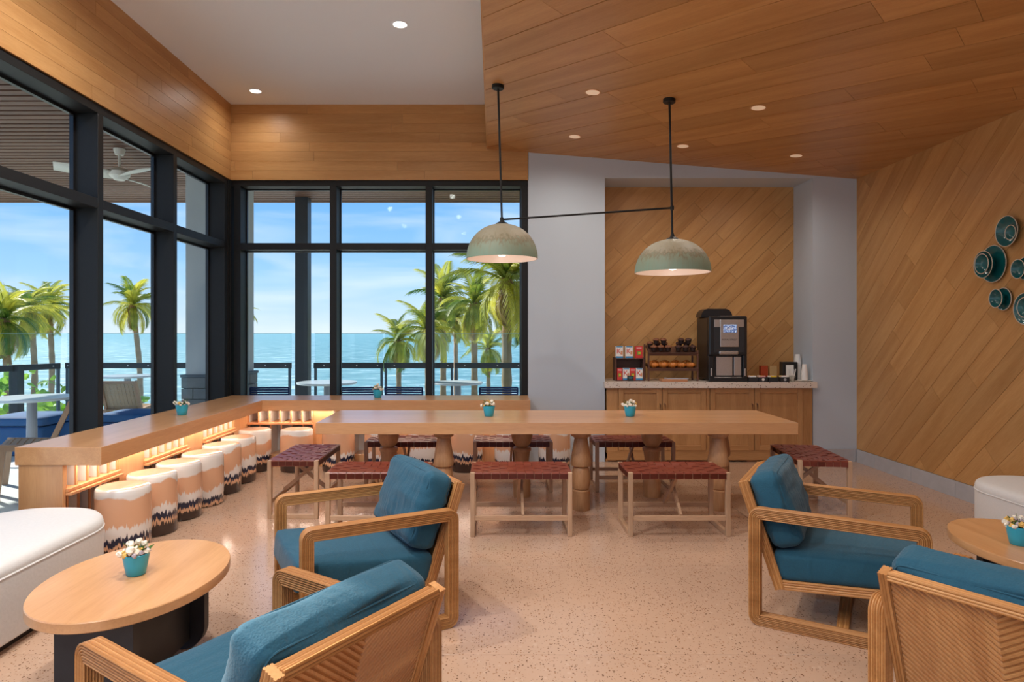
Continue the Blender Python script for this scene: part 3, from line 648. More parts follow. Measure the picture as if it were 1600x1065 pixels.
# ------------------------------------------------------------------ woven benches
BL, BD, BH = .75, .41, .47
def make_bench():
    t_ = thing('woven_bench', 'bench', 'bench')
    for sx in (-1, 1):
        for sy in (-1, 1): obj('leg', boxme(.034, .034, BH, 'ash_z', .003), t_, (sx*(BL/2-.017), sy*(BD/2-.017), BH/2))
        obj('runner', boxme(.03, BD-.068, .034, 'ash_y', .002), t_, (sx*(BL/2-.017), 0, .018))
    for sy in (-1, 1): obj('stretcher', boxme(BL-.068, .024, .034, 'ash_x', .002), t_, (0, sy*(BD/2-.017), .135))
    for s in (-1, 1):
        p0 = (s*.012, -s*(BD/2-.02), .15); p1 = (s*.012, s*(BD/2-.05), .43); obj('cross_brace', bar_me(p0, p1, .02, .03, 'ash_y', Vector((0, 0, 1))), t_)
        obj('seat_rail', boxme(BL-.068, .03, .034, 'ash_x', .002), t_, (0, s*(BD/2-.018), .444)); obj('seat_rail', boxme(.03, BD-.068, .034, 'ash_y', .002), t_, (s*(BL/2-.018), 0, .444))
    nl, ncx = 6, 11
    wl_, wc_ = (BD-.062)/nl, (BL-.062)/ncx
    def strap(L_, W_, nx, par, drop):
        th = .004; amp = .0028; pts = [(-L_/2-.003, -drop), (-L_/2-.003, -.004), (-L_/2+.004, .003)]
        for i in range(nx*4+1):
            s_ = -1+2*i/(nx*4); x_ = s_*(L_/2-.012)
            pts.append((x_, amp*math.cos(PI*(i/4-.5)+PI*par)-.016*(1-s_*s_)+.003))
        pts += [(L_/2-.004, .003), (L_/2+.003, -.004), (L_/2+.003, -drop)]
        vs, fs = [], []
        for (x_, z_) in pts:
            for yv in (-W_/2, W_/2):
                vs.append((x_, yv, z_)); vs.append((x_, yv, z_-th))
        for i in range(len(pts)-1):
            a, b_ = i*4, (i+1)*4
            fs += [(a, b_, b_+2, a+2), (a+1, a+3, b_+3, b_+1), (a, a+1, b_+1, b_), (a+2, b_+2, b_+3, a+3)]
        return mesh('strap', vs, fs, 'leather', False)
    sl0, sl1 = strap(BL-.004, wl_-.0035, ncx, 0, .042), strap(BL-.004, wl_-.0035, ncx, 1, .042)
    sc0, sc1 = strap(BD-.004, wc_-.0035, nl, 1, .042), strap(BD-.004, wc_-.0035, nl, 0, .042)
    for i in range(nl): obj('leather_strap', (sl0, sl1)[i % 2], t_, (0, -(BD-.062)/2+wl_*(i+.5), BH-.001))
    for i in range(ncx): obj('leather_strap', (sc0, sc1)[i % 2], t_, (-(BL-.062)/2+wc_*(i+.5), 0, BH-.001), (0, 0, PI/2))
    return t_
bench0 = make_bench()
benches = [(-.865, 4.90, 0, 'before the long table, partly behind the armchair'), (.20, 4.90, 0, 'before the long table, between two other benches'), (1.363, 4.90, 0, 'before the long table, at the coffee counter end'),
           (-.845, 6.21, 0, 'behind the long table in front of the window bar, near its corner'), (.177, 6.21, 0, 'behind the long table before the free end of the window bar'), (1.327, 6.21, 0, 'behind the long table in front of the coffee cabinet'),
           (-1.62, 5.52, PI/2, 'standing crosswise at the table head beside the row of drum stools'), (2.70, 5.50, PI/2-.12, 'standing crosswise at the table head near the timber wall')]
for i, (x, y, a, la) in enumerate(benches):
    lb = 'woven leather bench '+la
    if i == 0: bench0.location = (x, y, 0); bench0.rotation_euler = (0, 0, a); bench0['label'] = lb; bench0['group'] = 'woven benches round the long table'
    else: dup(bench0, (x, y, 0), a, lb)

# ================================================================== ARMCHAIRS
AL, AW, AH = .785, .745, .60
def rloop(L_, H_, r_, half):
    """rounded rectangle centreline in xz, x from 0..L, z 0..H"""
    x0, x1, z0, z1 = half, L_-half, half, H_-half; pts = []
    for cx, cz, a0 in ((x1-r_, z0+r_, -PI/2), (x1-r_, z1-r_, 0), (x0+r_, z1-r_, PI/2), (x0+r_, z0+r_, PI)):
        for i in range(7):
            a = a0+PI/2*i/6; pts.append((cx+r_*math.cos(a), 0, cz+r_*math.sin(a)))
    return pts
def ribbar(p0, p1, w, h, n1, n2, mat, d=.0032):
    sc = ribrect(w, h, n1, n2, d); v_, f_ = sweep([p0, p1], sc); return autosmooth(plies(mesh('ribbed_bar', v_, f_, mat), len(sc), mat.replace('chair', 'ply')), 1.0)
def make_armchair():
    t_ = thing('armchair', 'armchair', 'armchair')
    sec = ribrect(.058, .058, 7, 7, .0048)
    v_, f_ = sweep(rloop(AL, AH, .024, .029), sec, Vector((0, 1, 0)), True)
    lm = autosmooth(plies(mesh('arm_loop', v_, f_, 'chair_x'), len(sec), 'ply_x'), 1.0)
    for s in (-1, 1): obj('arm_frame', lm, t_, (-AL/2, s*(AW/2-.029), 0))
    yi = AW/2-.058                                     # inner face of the arm frames
    # seat rails, dropping to the back
    pf, pb = Vector((.36, 0, .262)), Vector((-.275, 0, .205))
    for s in (-1, 1): obj('seat_rail', ribbar((pf.x, s*(yi-.02), pf.z), (pb.x, s*(yi-.02), pb.z), .036, .048, 4, 4, 'chair_x'), t_)
    obj('front_rail', ribbar((pf.x-.012, -(yi-.04), pf.z), (pf.x-.012, yi-.04, pf.z), .036, .048, 4, 4, 'chair_y'), t_)
    obj('floor_stretcher', ribbar((.03, -(yi+.02), .032), (.03, yi+.02, .032), .055, .04, 5, 4, 'chair_y'), t_)
    # leaning back: stiles, rails and the ribbed chevron field
    b0, b1 = Vector((-.25, 0, .185)), Vector((-.43, 0, .715)); bd = (b1-b0).normalized(); bl_ = (b1-b0).length
    nb_ = Vector((bd.z, 0, -bd.x))                    # normal of the back, towards the sitter
    for s in (-1, 1): obj('back_stile', ribbar((b0.x, s*(yi-.014), b0.z), (b1.x, s*(yi-.014), b1.z), .03, .05, 3, 5, 'chair_z'), t_)
    obj('back_rail', ribbar((b1.x-bd.x*.014, -(yi-.029), b1.z-bd.z*.014), (b1.x-bd.x*.014, yi-.029, b1.z-bd.z*.014), .05, .028, 5, 3, 'chair_y'), t_)
    obj('back_rail', ribbar((b0.x+bd.x*.014, -(yi-.029), b0.z+bd.z*.014), (b0.x+bd.x*.014, yi-.029, b0.z+bd.z*.014), .05, .028, 5, 3, 'chair_y'), t_)
    W_ = 2*(yi-.029); H_ = bl_-.056
    pm = Matrix(((0, bd.x, nb_.x, b0.x+bd.x*.028), (1, bd.y, nb_.y, 0), (0, bd.z, nb_.z, b0.z+bd.z*.028), (0, 0, 0, 1)))
    core = obj('back_core', boxme(W_, H_, .012, 'chair_x', 0), t_); core.matrix_local = pm @ Matrix.Translation((0, H_/2, 0))
    for s in (-1, 1):
        region = [(0, 0), (W_/2-.001, 0), (W_/2-.001, H_), (0, H_)] if s > 0 else [(-W_/2+.001, 0), (0, 0), (0, H_), (-W_/2+.001, H_)]
        ang = .72*s; ca, sa = math.cos(ang), math.sin(ang); vs, fs = [], []; pitch = .0165
        for k_ in range(-70, 70):
            t0 = k_*pitch; rows = []
            for (o0, o1, h0, h1) in ((.0006, .0045, .0, .0055), (.0045, .0117, .0055, .0055), (.0117, .0159, .0055, .0)):
                q_ = [(x_*ca-y_*sa, x_*sa+y_*ca) for x_, y_ in ((-2, t0+o0), (2, t0+o0), (2, t0+o1), (-2, t0+o1))]
                q_ = poly_clip(q_, region)
                if not q_ or area(q_) < 1e-6: continue
                base = len(vs)
                for x_, y_ in q_:
                    tt = (-x_*sa+y_*ca-t0-o0)/(o1-o0); hh = h0+(h1-h0)*max(0, min(1, tt)); vs.append((x_, y_, -.006-hh))
                fs.append(tuple(range(base+len(q_)-1, base-1, -1)))
        pnl = obj('chevron_panel', mesh('chevron', vs, fs, 'chair_y' if s > 0 else 'chair_x'), t_); pnl.matrix_local = pm; pnl['kind'] = 'stuff'
    # cushions
    sd_ = (pf-pb).normalized(); sn = Vector((-sd_.z, 0, sd_.x)); sc_p = (pf+pb)/2+sn*.092+sd_*.03
    cs = obj('seat_cushion', cushion_me(.69, 2*yi-.012, .155, .035, .012, 'fabric', 12, .004, 3), t_)
    cs.matrix_local = Matrix(((sd_.x, 0, sn.x, sc_p.x), (0, 1, 0, 0), (sd_.z, 0, sn.z, sc_p.z), (0, 0, 0, 1)))
    hb = .39; cb_p = b0+bd*(.188+hb/2)+nb_*.105
    cb = obj('back_cushion', cushion_me(2*yi-.016, hb, .15, .045, .028, 'fabric', 22, .014, 8), t_)
    cb.matrix_local = Matrix(((0, bd.x, nb_.x, cb_p.x), (1, bd.y, nb_.y, 0), (0, bd.z, nb_.z, cb_p.z), (0, 0, 0, 1)))
    # piping round both faces of the back cushion
    pp = []
    a, b_ = yi-.012-.014, hb/2-.014
    for cx, cy, a0 in ((a-.03, -b_+.03, -PI/2), (a-.03, b_-.03, 0), (-a+.03, b_-.03, PI/2), (-a+.03, -b_+.03, PI)):
        for i in range(5): q_ = a0+PI/2*i/4; pp.append((cx+.03*math.cos(q_), cy+.03*math.sin(q_), 0))
    pmz = tube_me(pp, .0035, 'fabric', 6, True)
    for z_ in (.062, -.062): obj('piping', pmz, cb, (0, 0, z_))
    return t_
ch0 = make_armchair()
CH = [(-.70, 3.41, math.radians(-152), 'with its back cushion towards the benches and its front to the oval table'), (-.70, 1.97, math.radians(146.2), 'showing its chevron back, at the oval table by the bar'),
      (1.838, 3.414, math.radians(-31), 'seen side on, between benches and the other chevron-backed chair'), (1.815, 2.115, math.radians(35.1), 'showing its chevron back, at the oval table by the timber wall')]
for i, (x, y, a, la) in enumerate(CH):
    lb = 'blue armchair '+la
    if i == 0: ch0.location = (x, y, 0); ch0.rotation_euler = (0, 0, a); ch0['label'] = lb; ch0['group'] = 'lounge armchairs'
    else: dup(ch0, (x, y, 0), a, lb)

# ------------------------------------------------------------------ oval coffee tables
def coffee_table(x, y, label):
    t_ = thing('coffee_table', label, 'coffee table', (x, y, 0), 0, 'oval coffee tables')
    n_ = 72; a, b_ = .355, .472
    vs, fs = [], []
    for (k_, z_) in ((.99, .408), (1, .412), (1, .446), (.994, .45)):
        for i in range(n_): q_ = 2*PI*i/n_; vs.append((a*k_*math.cos(q_), b_*k_*math.sin(q_), z_))
    for j in range(3):
        for i in range(n_): k2 = (i+1) % n_; fs.append((j*n_+i, j*n_+k2, (j+1)*n_+k2, (j+1)*n_+i))
    fs += [tuple(range(n_-1, -1, -1)), tuple(range(3*n_, 4*n_))]
    obj('tabletop', autosmooth(mesh('oval_top', vs, fs, 'bar_y'), .5), t_)
    # two slab legs with rounded lower corners, one spine
    def slab(w, h, th, r_):
        pts = [(-w/2, h), (-w/2, r_)]+[(-w/2+r_-r_*math.cos(q_), r_-r_*math.sin(q_)) for q_ in [PI/2*i/8 for i in range(1, 9)]]
        pts += [(w/2-r_+r_*math.sin(q_), r_-r_*math.cos(q_)) for q_ in [PI/2*i/8 for i in range(0, 9)]]+[(w/2, h)]
        v2, f2 = prism(pts, -th/2, th/2); return autosmooth(mesh('slab', [(px, pz, py) for px, py, pz in v2], [tuple(reversed(f)) for f in f2], 'charcoal'), .5)
    sm = slab(.30, .408, .045, .11)
    for yy_ in (-.33, .27): obj('slab_leg', sm, t_, (.03, yy_, 0))
    obj('spine', boxme(.04, .56, .36, 'charcoal', .002), t_, (.09, -.03, .228))
    return t_
coffee_table(-1.55, 2.78, 'oval oak coffee table on black slab legs between white ottoman and two armchairs')
coffee_table(2.715, 3.15, 'oval oak coffee table on black slab legs near the timber wall skirting')

# ------------------------------------------------------------------ upholstered ottomans
def ottoman(x0, x1, y0, y1, r_, label):
    t_ = thing('ottoman', label, 'ottoman', ((x0+x1)/2, (y0+y1)/2, 0), 0, 'white upholstered ottomans')
    def ring(off, n_=14):
        a, b_ = (x1-x0)/2-off, (y1-y0)/2-off; rr = max(.02, r_-off); pts = []
        for cx, cy, a0 in ((a-rr, -b_+rr, -PI/2), (a-rr, b_-rr, 0), (-a+rr, b_-rr, PI/2), (-a+rr, -b_+rr, PI)):
            for i in range(n_+1): q_ = a0+PI/2*i/n_; pts.append((cx+rr*math.cos(q_), cy+rr*math.sin(q_)))
        return pts
    def shell(prof, mat):
        vs, fs = [], []; m_ = len(ring(0))
        for off, z_ in prof: vs += [(px, py, z_) for px, py in ring(off)]
        for j in range(len(prof)-1):
            for i in range(m_): k2 = (i+1) % m_; fs.append((j*m_+i, j*m_+k2, (j+1)*m_+k2, (j+1)*m_+i))
        fs += [tuple(range(m_-1, -1, -1)), tuple((len(prof)-1)*m_+i for i in range(m_))]
        return autosmooth(mesh('shell', vs, fs, mat), .7)
    obj('plinth', shell([(.05, 0), (.05, .05)], 'plinth'), t_)
    obj('body', shell([(.012, .045), (.004, .05), (0, .06), (0, .36)], 'boucle'), t_)
    obj('seat_pad', shell([(.003, .36), (0, .366), (0, .385), (.006, .405), (.02, .42), (.05, .428), (.12, .432), (.25, .435)], 'boucle'), t_)
    obj('piping', tube_me([(px, py, .362) for px, py in ring(-.001)], .005, 'boucle', 6, True), t_)
ottoman(-3.04, -2.27, 2.3, 3.97, .345, 'large white upholstered ottoman with rounded corners beside the bar end and oval table')
ottoman(3.47, 4.17, 3.2, 4.85, .34, 'white upholstered ottoman with rounded corners against the diagonal timber wall')

# ------------------------------------------------------------------ flower pots
POT = lathe_me([(0, 0), (.034, 0), (.038, .003), (.046, .04), (.052, .075), (.054, .09), (.052, .092), (.049, .09), (.047, .078), (0, .078)], 'teal', 28, False, .8)
def ico(r_, mat, seed):
    bm = bmesh.new(); bmesh.ops.create_icosphere(bm, subdivisions=2, radius=r_); rr = random.Random(seed)
    for v in bm.verts: v.co *= 1+rr.uniform(-.28, .28)
    me = bpy.data.meshes.new('bloom'); bm.to_mesh(me); bm.free(); me.materials.append(M[mat]); return me
BLM = [ico(.013, 'petalw', 1), ico(.015, 'petalw', 2), ico(.012, 'petaly', 3), ico(.009, 'petall', 4), ico(.008, 'petalw', 5)]
def leaf_me(L_, W_):
    vs, fs = [], []
    for i in range(6):
        t_ = i/5; w = W_*math.sin(PI*min(.98, t_*.92+.06))*.5; z_ = L_*.25*math.sin(t_*PI*.6); vs += [(-w, L_*t_, z_+.002), (0, L_*t_, z_-.001), (w, L_*t_, z_+.002)]
    for i in range(5): a = i*3; fs += [(a, a+1, a+4, a+3), (a+1, a+2, a+5, a+4)]
    return mesh('leaf', vs, fs, 'leafg', True)
LF = leaf_me(.05, .022)
def pot(x, y, z, label, seed, sc=1.0):
    t_ = thing('flower_pot', label, 'potted plant', (x, y, z), seed, 'teal pots of small flowers'); rr = random.Random(seed)
    obj('pot', POT, t_); obj('soil', lathe_me([(0, .080), (.047, .0795)], 'soil', 20, False), t_)
    for i in range(13):
        a = i*2.4+rr.uniform(-.3, .3); r_ = rr.uniform(.01, .04); o = obj('leaf', LF, t_, (r_*math.cos(a), r_*math.sin(a), .079), (rr.uniform(.3, 1.2), rr.uniform(-.3, .3), a-PI/2)); k_ = rr.uniform(.7, 1.2); o.scale = (k_, k_, k_)
    for i in range(24):
        a = i*2.399; r_ = .062*math.sqrt((i+.5)/24)*rr.uniform(.8, 1.15); h = .125-.7*r_**1.3*2+rr.uniform(-.012, .022)
        o = obj('blossom', BLM[rr.choice((0, 1, 1, 2, 3, 3, 4))], t_, (r_*math.cos(a), r_*math.sin(a), max(.095, h)), (a, a*2, 0)); k_ = rr.uniform(.7, 1.25)*.95; o.scale = (k_, k_, k_)
    st = []
    for i in range(5):
        a = i*1.3+rr.uniform(0, 1); obj('stem', tube_me([(.012*math.cos(a), .012*math.sin(a), .076), (.03*math.cos(a), .03*math.sin(a), .115), (.05*math.cos(a), .05*math.sin(a), .14)], .0014, 'leafg', 5), t_)
pot(-2.76, 5.66, .7702, 'teal pot of small cream flowers on the long side of the window bar', 1)
pot(-1.30, 7.15, .7702, 'teal pot of small cream flowers on the bar under the back window', 2)
pot(-.045, 5.65, .7602, 'teal pot of pale flowers on the long table in front of the window bar', 3)
pot(1.20, 5.65, .7602, 'teal pot of pale flowers on the long table in front of the coffee cabinet', 4)
pot(-1.555, 2.78, .4502, 'teal pot of flowers on the oval table by the ottoman and bar stools', 5)
pot(2.60, 3.17, .4502, 'teal pot of cream flowers on the oval table by the timber wall', 6)

# ================================================================== COFFEE COUNTER
cb_ = thing('cabinet', 'oak sideboard cabinet with four framed doors in the panelled niche', 'cabinet', (2.495, 7.65, 0))
def Q(x, y, z): return (x-2.495, y-7.65, z)
obj('body', boxme(2.38, .46, .76, 'cab_x', .002), cb_, Q(2.495, 7.66, .48))
obj('plinth_rail', boxme(2.37, .02, .115, 'cab_x', .002), cb_, Q(2.495, 7.415, .0595+.02))
for x in (1.36, 1.95, 2.495, 3.0, 3.62): obj('foot', boxme(.12, .44, .03, 'cab_x', .002), cb_, Q(x, 7.66, .015))
for x0, x1 in ((1.305, 1.435), (2.455, 2.495), (3.575, 3.685)): obj('stile', boxme(x1-x0, .02, .73, 'cab_z', .0015), cb_, Q((x0+x1)/2, 7.42, .493))
for i, (x0, x1) in enumerate(((1.438, 1.942), (1.946, 2.452), (2.498, 3.008), (3.012, 3.572))):
    w = x1-x0; d_ = obj('door', boxme(w-.004, .018, .725, 'cab_z', .0015), cb_, Q((x0+x1)/2, 7.422, .496)); sw = .058
    for px, pz, bx, bz, mt in ((-w/2+sw/2+.002, 0, sw, .725, 'cab_z'), (w/2-sw/2-.002, 0, sw, .725, 'cab_z'), (0, .3625-sw/2, w-2*sw-.006, sw, 'cab_x'), (0, -.3625+sw/2, w-2*sw-.006, sw, 'cab_x')):
        obj('door_frame', boxme(bx, .018, bz, mt, .002), d_, (px, -.016, pz))
    hx = (w/2-.026) if i % 2 == 0 else (-w/2+.026)
    obj('handle', tube_me([(hx, -.025, .05), (hx, -.045, .06), (hx, -.045, .17), (hx, -.025, .18)], .006, 'dark_z', 8), d_)
v_, f_ = prism([(-1.222, -.28), (1.222, -.28), (1.222, -.212), (1.198, -.212), (1.198, .278), (-1.198, .278), (-1.198, -.212), (-1.222, -.212)], -.034, .034)
ct = obj('countertop', mesh('counter', v_, f_, 'quartz'), None, (2.495, 7.638, .8947)); tag(ct, 'speckled pale stone countertop laid over the oak cabinet', 'countertop')
CT = .9287
def px2x(u, y): return (u-772)/1000*y
# cereal rack
def rackbox(name, label, x0, x1, y0, y1, boards, mats='dark'):
    t_ = thing(name, label, 'display rack', ((x0+x1)/2, (y0+y1)/2, CT)); return t_
YC = 7.60
rk = thing('cereal_rack', 'small dark wood rack holding cereal boxes on the coffee counter', 'rack', (px2x(982, YC), YC, CT))
hw = .165
for s in (-1, 1): obj('side_panel', boxme(.012, .17, .275, 'dark_z', .001), rk, (s*hw, 0, .1375))
obj('shelf', boxme(2*hw-.012, .17, .012, 'dark_x', .001), rk, (0, 0, .262)); obj('shelf', boxme(2*hw-.012, .17, .010, 'dark_x', .001), rk, (0, 0, .005)); obj('back_panel', boxme(2*hw-.012, .008, .25, 'dark_x', .001), rk, (0, .081, .135))
def cereal(x, z, red, label, w=.085, h=.14):
    t_ = thing('cereal_box', label, 'cereal box', (x, YC-.045, z), 0, 'cereal boxes in the rack')
    obj('carton', boxme(w, .045, h, 'red' if red else 'paper', .001), t_, (0, 0, h/2)); yf = -.0232
    if red:
        obj('print_banner', boxme(w*.7, .0008, h*.13, 'pink', 0), t_, (0, yf, h*.84)); obj('print_emblem', boxme(w*.5, .0008, h*.3, 'greenp', 0), t_, (0, yf, h*.42)); obj('print_flake', boxme(w*.3, .0008, h*.12, 'yellow', 0), t_, (.005, yf-.0006, h*.42))
    else:
        obj('print_band', boxme(w, .0008, h*.15, 'blue', 0), t_, (0, yf, h*.075)); obj('print_cap', boxme(w*.85, .0008, h*.09, 'blue', 0), t_, (0, yf, h*.95))
        obj('lettering', text_me('K', .085, 'red'), t_, (-.008, yf-.0006, h*.56), (PI/2, 0, 0)); obj('print_flake', boxme(w*.26, .0008, h*.3, 'tan', 0), t_, (w*.3, yf, h*.45))
cx_ = rk.location.x
cereal(cx_-.12, CT+.2685, False, 'white and blue cereal box at the outer end of the rack top shelf'); cereal(cx_-.005, CT+.2685, False, 'white and blue cereal box in the middle of the rack top shelf'); cereal(cx_+.11, CT+.2685, True, 'red cereal box with green emblem on the rack top shelf')
cereal(cx_-.117, CT+.0105, True, 'red cereal box at the outer end of the rack lower shelf', .062); cereal(cx_-.04, CT+.0105, False, 'white and blue cereal box on the lower shelf between two red boxes', .078); cereal(cx_+.036, CT+.0105, True, 'red cereal box between two white boxes on the rack lower shelf', .068); cereal(cx_+.114, CT+.0105, False, 'white and blue cereal box on the lower shelf nearest the pastry rack', .078)
sg = thing('counter_sign', 'small black counter sign with teal writing before the cereal boxes', 'sign', (cx_+.005, YC-.082, CT+.0002)); obj('board', boxme(.075, .006, .05, 'ink', .001), sg, (0, 0, .036)); obj('base', boxme(.06, .03, .012, 'ink', .001), sg, (0, 0, .006))
for k_ in (0, 1): obj('print_line', boxme(.05-.012*k_, .0008, .006, 'tealink', 0), sg, (0, -.0036, .044-.014*k_))
# pastry rack
x0, x1 = px2x(1009, YC), px2x(1087, YC); pr_ = thing('pastry_rack', 'dark wood pastry rack with two tilted trays on the coffee counter', 'rack', ((x0+x1)/2, YC, CT)); hw = (x1-x0)/2
for s in (-1, 1):
    for yy_ in (-.10, .10): obj('post', boxme(.018, .018, .36 if yy_ < 0 else .43, 'dark_z', .001), pr_, (s*(hw-.009), yy_, .18 if yy_ < 0 else .215))
def tray(z, tilt):
    tr_ = obj('tray', boxme(2*hw-.038, .21, .008, 'dark_x', .001), pr_, (0, 0, z), (tilt, 0, 0)); obj('tray_lip', boxme(2*hw-.002, .012, .036, 'dark_x', .001), tr_, (0, -.108, .006))
    for s in (-1, 1): obj('tray_side', boxme(.010, .21, .03, 'dark_y', .001), tr_, (s*(hw-.026), 0, .012))
    return tr_
tray(.355, .42); tray(.155, .22)
def croissant_me():
    vs, fs = [], []; n_, m_ = 21, 10
    for i in range(n_):
        t_ = -1+2*i/(n_-1); a = t_*1.15; rad = .026*(1-abs(t_)**2.2)**.75+.003; rad *= 1+.12*math.cos(t_*16)
        c_ = Vector((.052*math.sin(a), .03*(1-math.cos(a)), 0)); tn = Vector((math.cos(a), math.sin(a), 0)); nn = Vector((-tn.y, tn.x, 0))
        for j in range(m_): q_ = 2*PI*j/m_; vs.append(c_+nn*rad*math.cos(q_)+Vector((0, 0, rad*(math.sin(q_)*.9)+.022)))
    for i in range(n_-1):
        for j in range(m_): k2 = (j+1) % m_; fs.append((i*m_+j, i*m_+k2, (i+1)*m_+k2, (i+1)*m_+j))
    fs += [tuple(range(m_)), tuple(reversed([(n_-1)*m_+j for j in range(m_)]))]
    return mesh('croissant', vs, fs, 'croissant', True)
CM = croissant_me(); pxm = pr_.location.x
for i in range(5):
    o = obj('croissant', CM, None, (pxm-.215+.108*i, YC-.045, CT+.155+.004), (.2, 0, -.55+random.uniform(-.25, .25))); k_ = 1.15+random.uniform(-.06, .06); o.scale = (k_, k_, k_*1.15); tag(o, 'golden croissant in the front row of the lower pastry tray', 'croissant', 'croissants in the front row of the lower tray')
for i in range(4):
    o = obj('croissant', CM, None, (pxm-.19+.128*i, YC+.05, CT+.155+.022), (.2, 0, .4+random.uniform(-.3, .3))); k_ = 1.12; o.scale = (k_, k_, k_*1.2); tag(o, 'golden croissant in the rear row of the lower pastry tray', 'croissant', 'croissants in the rear row of the lower tray')
def muffin(x, y, z, kind, label, group, sc):
    t_ = thing('muffin', label, 'muffin', (x, y, z), random.uniform(0, 6), group)
    obj('muffin_case', lathe_me([(0, 0), (.026*sc, 0), (.036*sc, .04*sc), (.033*sc, .038*sc), (0, .036*sc)], 'cup_paper', 16, False), t_)
    bm = bmesh.new(); bmesh.ops.create_icosphere(bm, subdivisions=3, radius=.042*sc); rr = random.Random(x*100)
    for v in bm.verts: v.co *= 1+rr.uniform(-.07, .07); v.co.z = v.co.z*.7 if v.co.z > 0 else v.co.z*.25
    me = bpy.data.meshes.new('crown'); bm.to_mesh(me); bm.free(); me.materials.append(M['muffin' if kind == 0 else 'muffin_tan'])
    obj('crown', me, t_, (0, 0, .046*sc))
for i, (dx, dy) in enumerate(((-.215, -.055), (-.13, -.055), (-.045, -.055), (-.235, .04), (-.15, .04), (-.065, .04))): muffin(pxm+dx, YC+dy, CT+.362+dy*.44+.012, 1, 'brown chocolate chip muffin on the upper pastry tray beside the cereal rack', 'chip muffins on the upper tray', .98)
for i, (dx, dy) in enumerate(((.075, -.055), (.16, -.055), (.245, -.055), (.11, .04), (.20, .04))): muffin(pxm+dx, YC+dy, CT+.362+dy*.44+.012, 0, 'dark chocolate muffin on the upper pastry tray beside the coffee machine', 'dark muffins on the upper tray', .98)
for dx in (-.175, -.09): muffin(pxm+dx, YC-.012, CT+.434, 1, 'brown chocolate chip muffin piled on top of the chip muffins', 'chip muffins piled on top', .95)
for dx in (.12, .205): muffin(pxm+dx, YC-.012, CT+.434, 0, 'dark chocolate muffin piled on top of the dark muffins', 'dark muffins piled on top', .95)
# board and tongs
xb = px2x(1052, 7.46)
bd_ = obj('serving_board', boxme(.30, .12, .028, 'board', .003), None, (xb, 7.455, CT+.0145)); tag(bd_, 'small light wooden serving board lying before the pastry rack', 'board')
tg = thing('tongs', 'steel serving tongs lying on the small wooden board', 'tongs', (xb+.03, 7.45, CT+.0288))
for s in (-1, 1): obj('tong_arm', bar_me((-.12, s*.003, .006), (.14, s*.02, .006), .004, .012, 'steel'), tg)
obj('hinge', boxme(.03, .02, .018, 'steel', .003), tg, (-.125, 0, .009))
# coffee machine
XM0, XM1 = px2x(1107, 7.42), px2x(1167, 7.42); mxc = (XM0+XM1)/2; mw = XM1-XM0
cm = thing('coffee_machine', 'tall black bean-to-cup coffee machine with steel control panel', 'coffee machine', (mxc, 7.62, CT))
obj('body', boxme(mw, .40, .73, 'blackplastic', .012, 2), cm, (0, .03, .385)); 
obj('upper_door', boxme(mw, .06, .46, 'blackplastic', .02, 3), cm, (0, -.19, .53))
obj('side_column', boxme(.055, .05, .27, 'blackplastic', .006), cm, (-mw/2+.028, -.185, .165)); obj('side_column', boxme(.045, .05, .30, 'blackplastic', .006), cm, (mw/2-.024, -.185, .16))
obj('base', boxme(mw+.01, .14, .045, 'blackplastic', .012, 2), cm, (0, -.16, .0235))
obj('drip_tray', boxme(mw-.12, .10, .006, 'steel', .002), cm, (0, -.165, .0495))
obj('steel_band', boxme(mw-.10, .006, .085, 'steel', .002), cm, (.01, -.222, .675))
obj('control_panel', boxme(.215, .012, .315, 'steel', .006, 2), cm, (.01, -.226, .56))
obj('door_inset', boxme(mw-.10, .004, .30, 'charcoal', .002), cm, (.01, -.2205, .49))
obj('display', boxme(.155, .003, .092, 'screen', .001), cm, (.015, -.2335, .615)); obj('lettering', text_me('ROYAL STREET', .027, 'ink'), cm, (.01, -.2326, .487), (PI/2, 0, 0))
obj('lettering', text_me('GET', .05, 'paper'), cm, (.015, -.2356, .618), (PI/2, 0, 0))
obj('spout_cover', boxme(.225, .03, .042, 'steel', .012, 3), cm, (.005, -.215, .335))
obj('splash_back', boxme(.19, .006, .22, 'steel', .003), cm, (-.03, -.174, .18)); obj('splash_strip', boxme(.085, .006, .22, 'steel', .003), cm, (.125, -.174, .18)); obj('latch', boxme(.018, .008, .085, 'steel', .002), cm, (-mw/2+.03, -.213, .11)); obj('latch', boxme(.018, .008, .085, 'steel', .002), cm, (mw/2-.026, -.213, .11))
hp = [(-.19, 0), (-.175, .05), (-.15, .085), (-.11, .10), (.11, .10), (.15, .085), (.175, .05), (.19, 0)]
v_, f_ = prism(hp, -.10, .10); obj('bean_hopper', autosmooth(mesh('hopper', [(a, c_, b_) for a, b_, c_ in v_], [tuple(reversed(f)) for f in f_], 'blackplastic'), .7), cm, (-.07, .06, .75))
obj('hopper_lid', boxme(.24, .12, .02, 'steel', .008, 2), cm, (.05, -.10, .755))
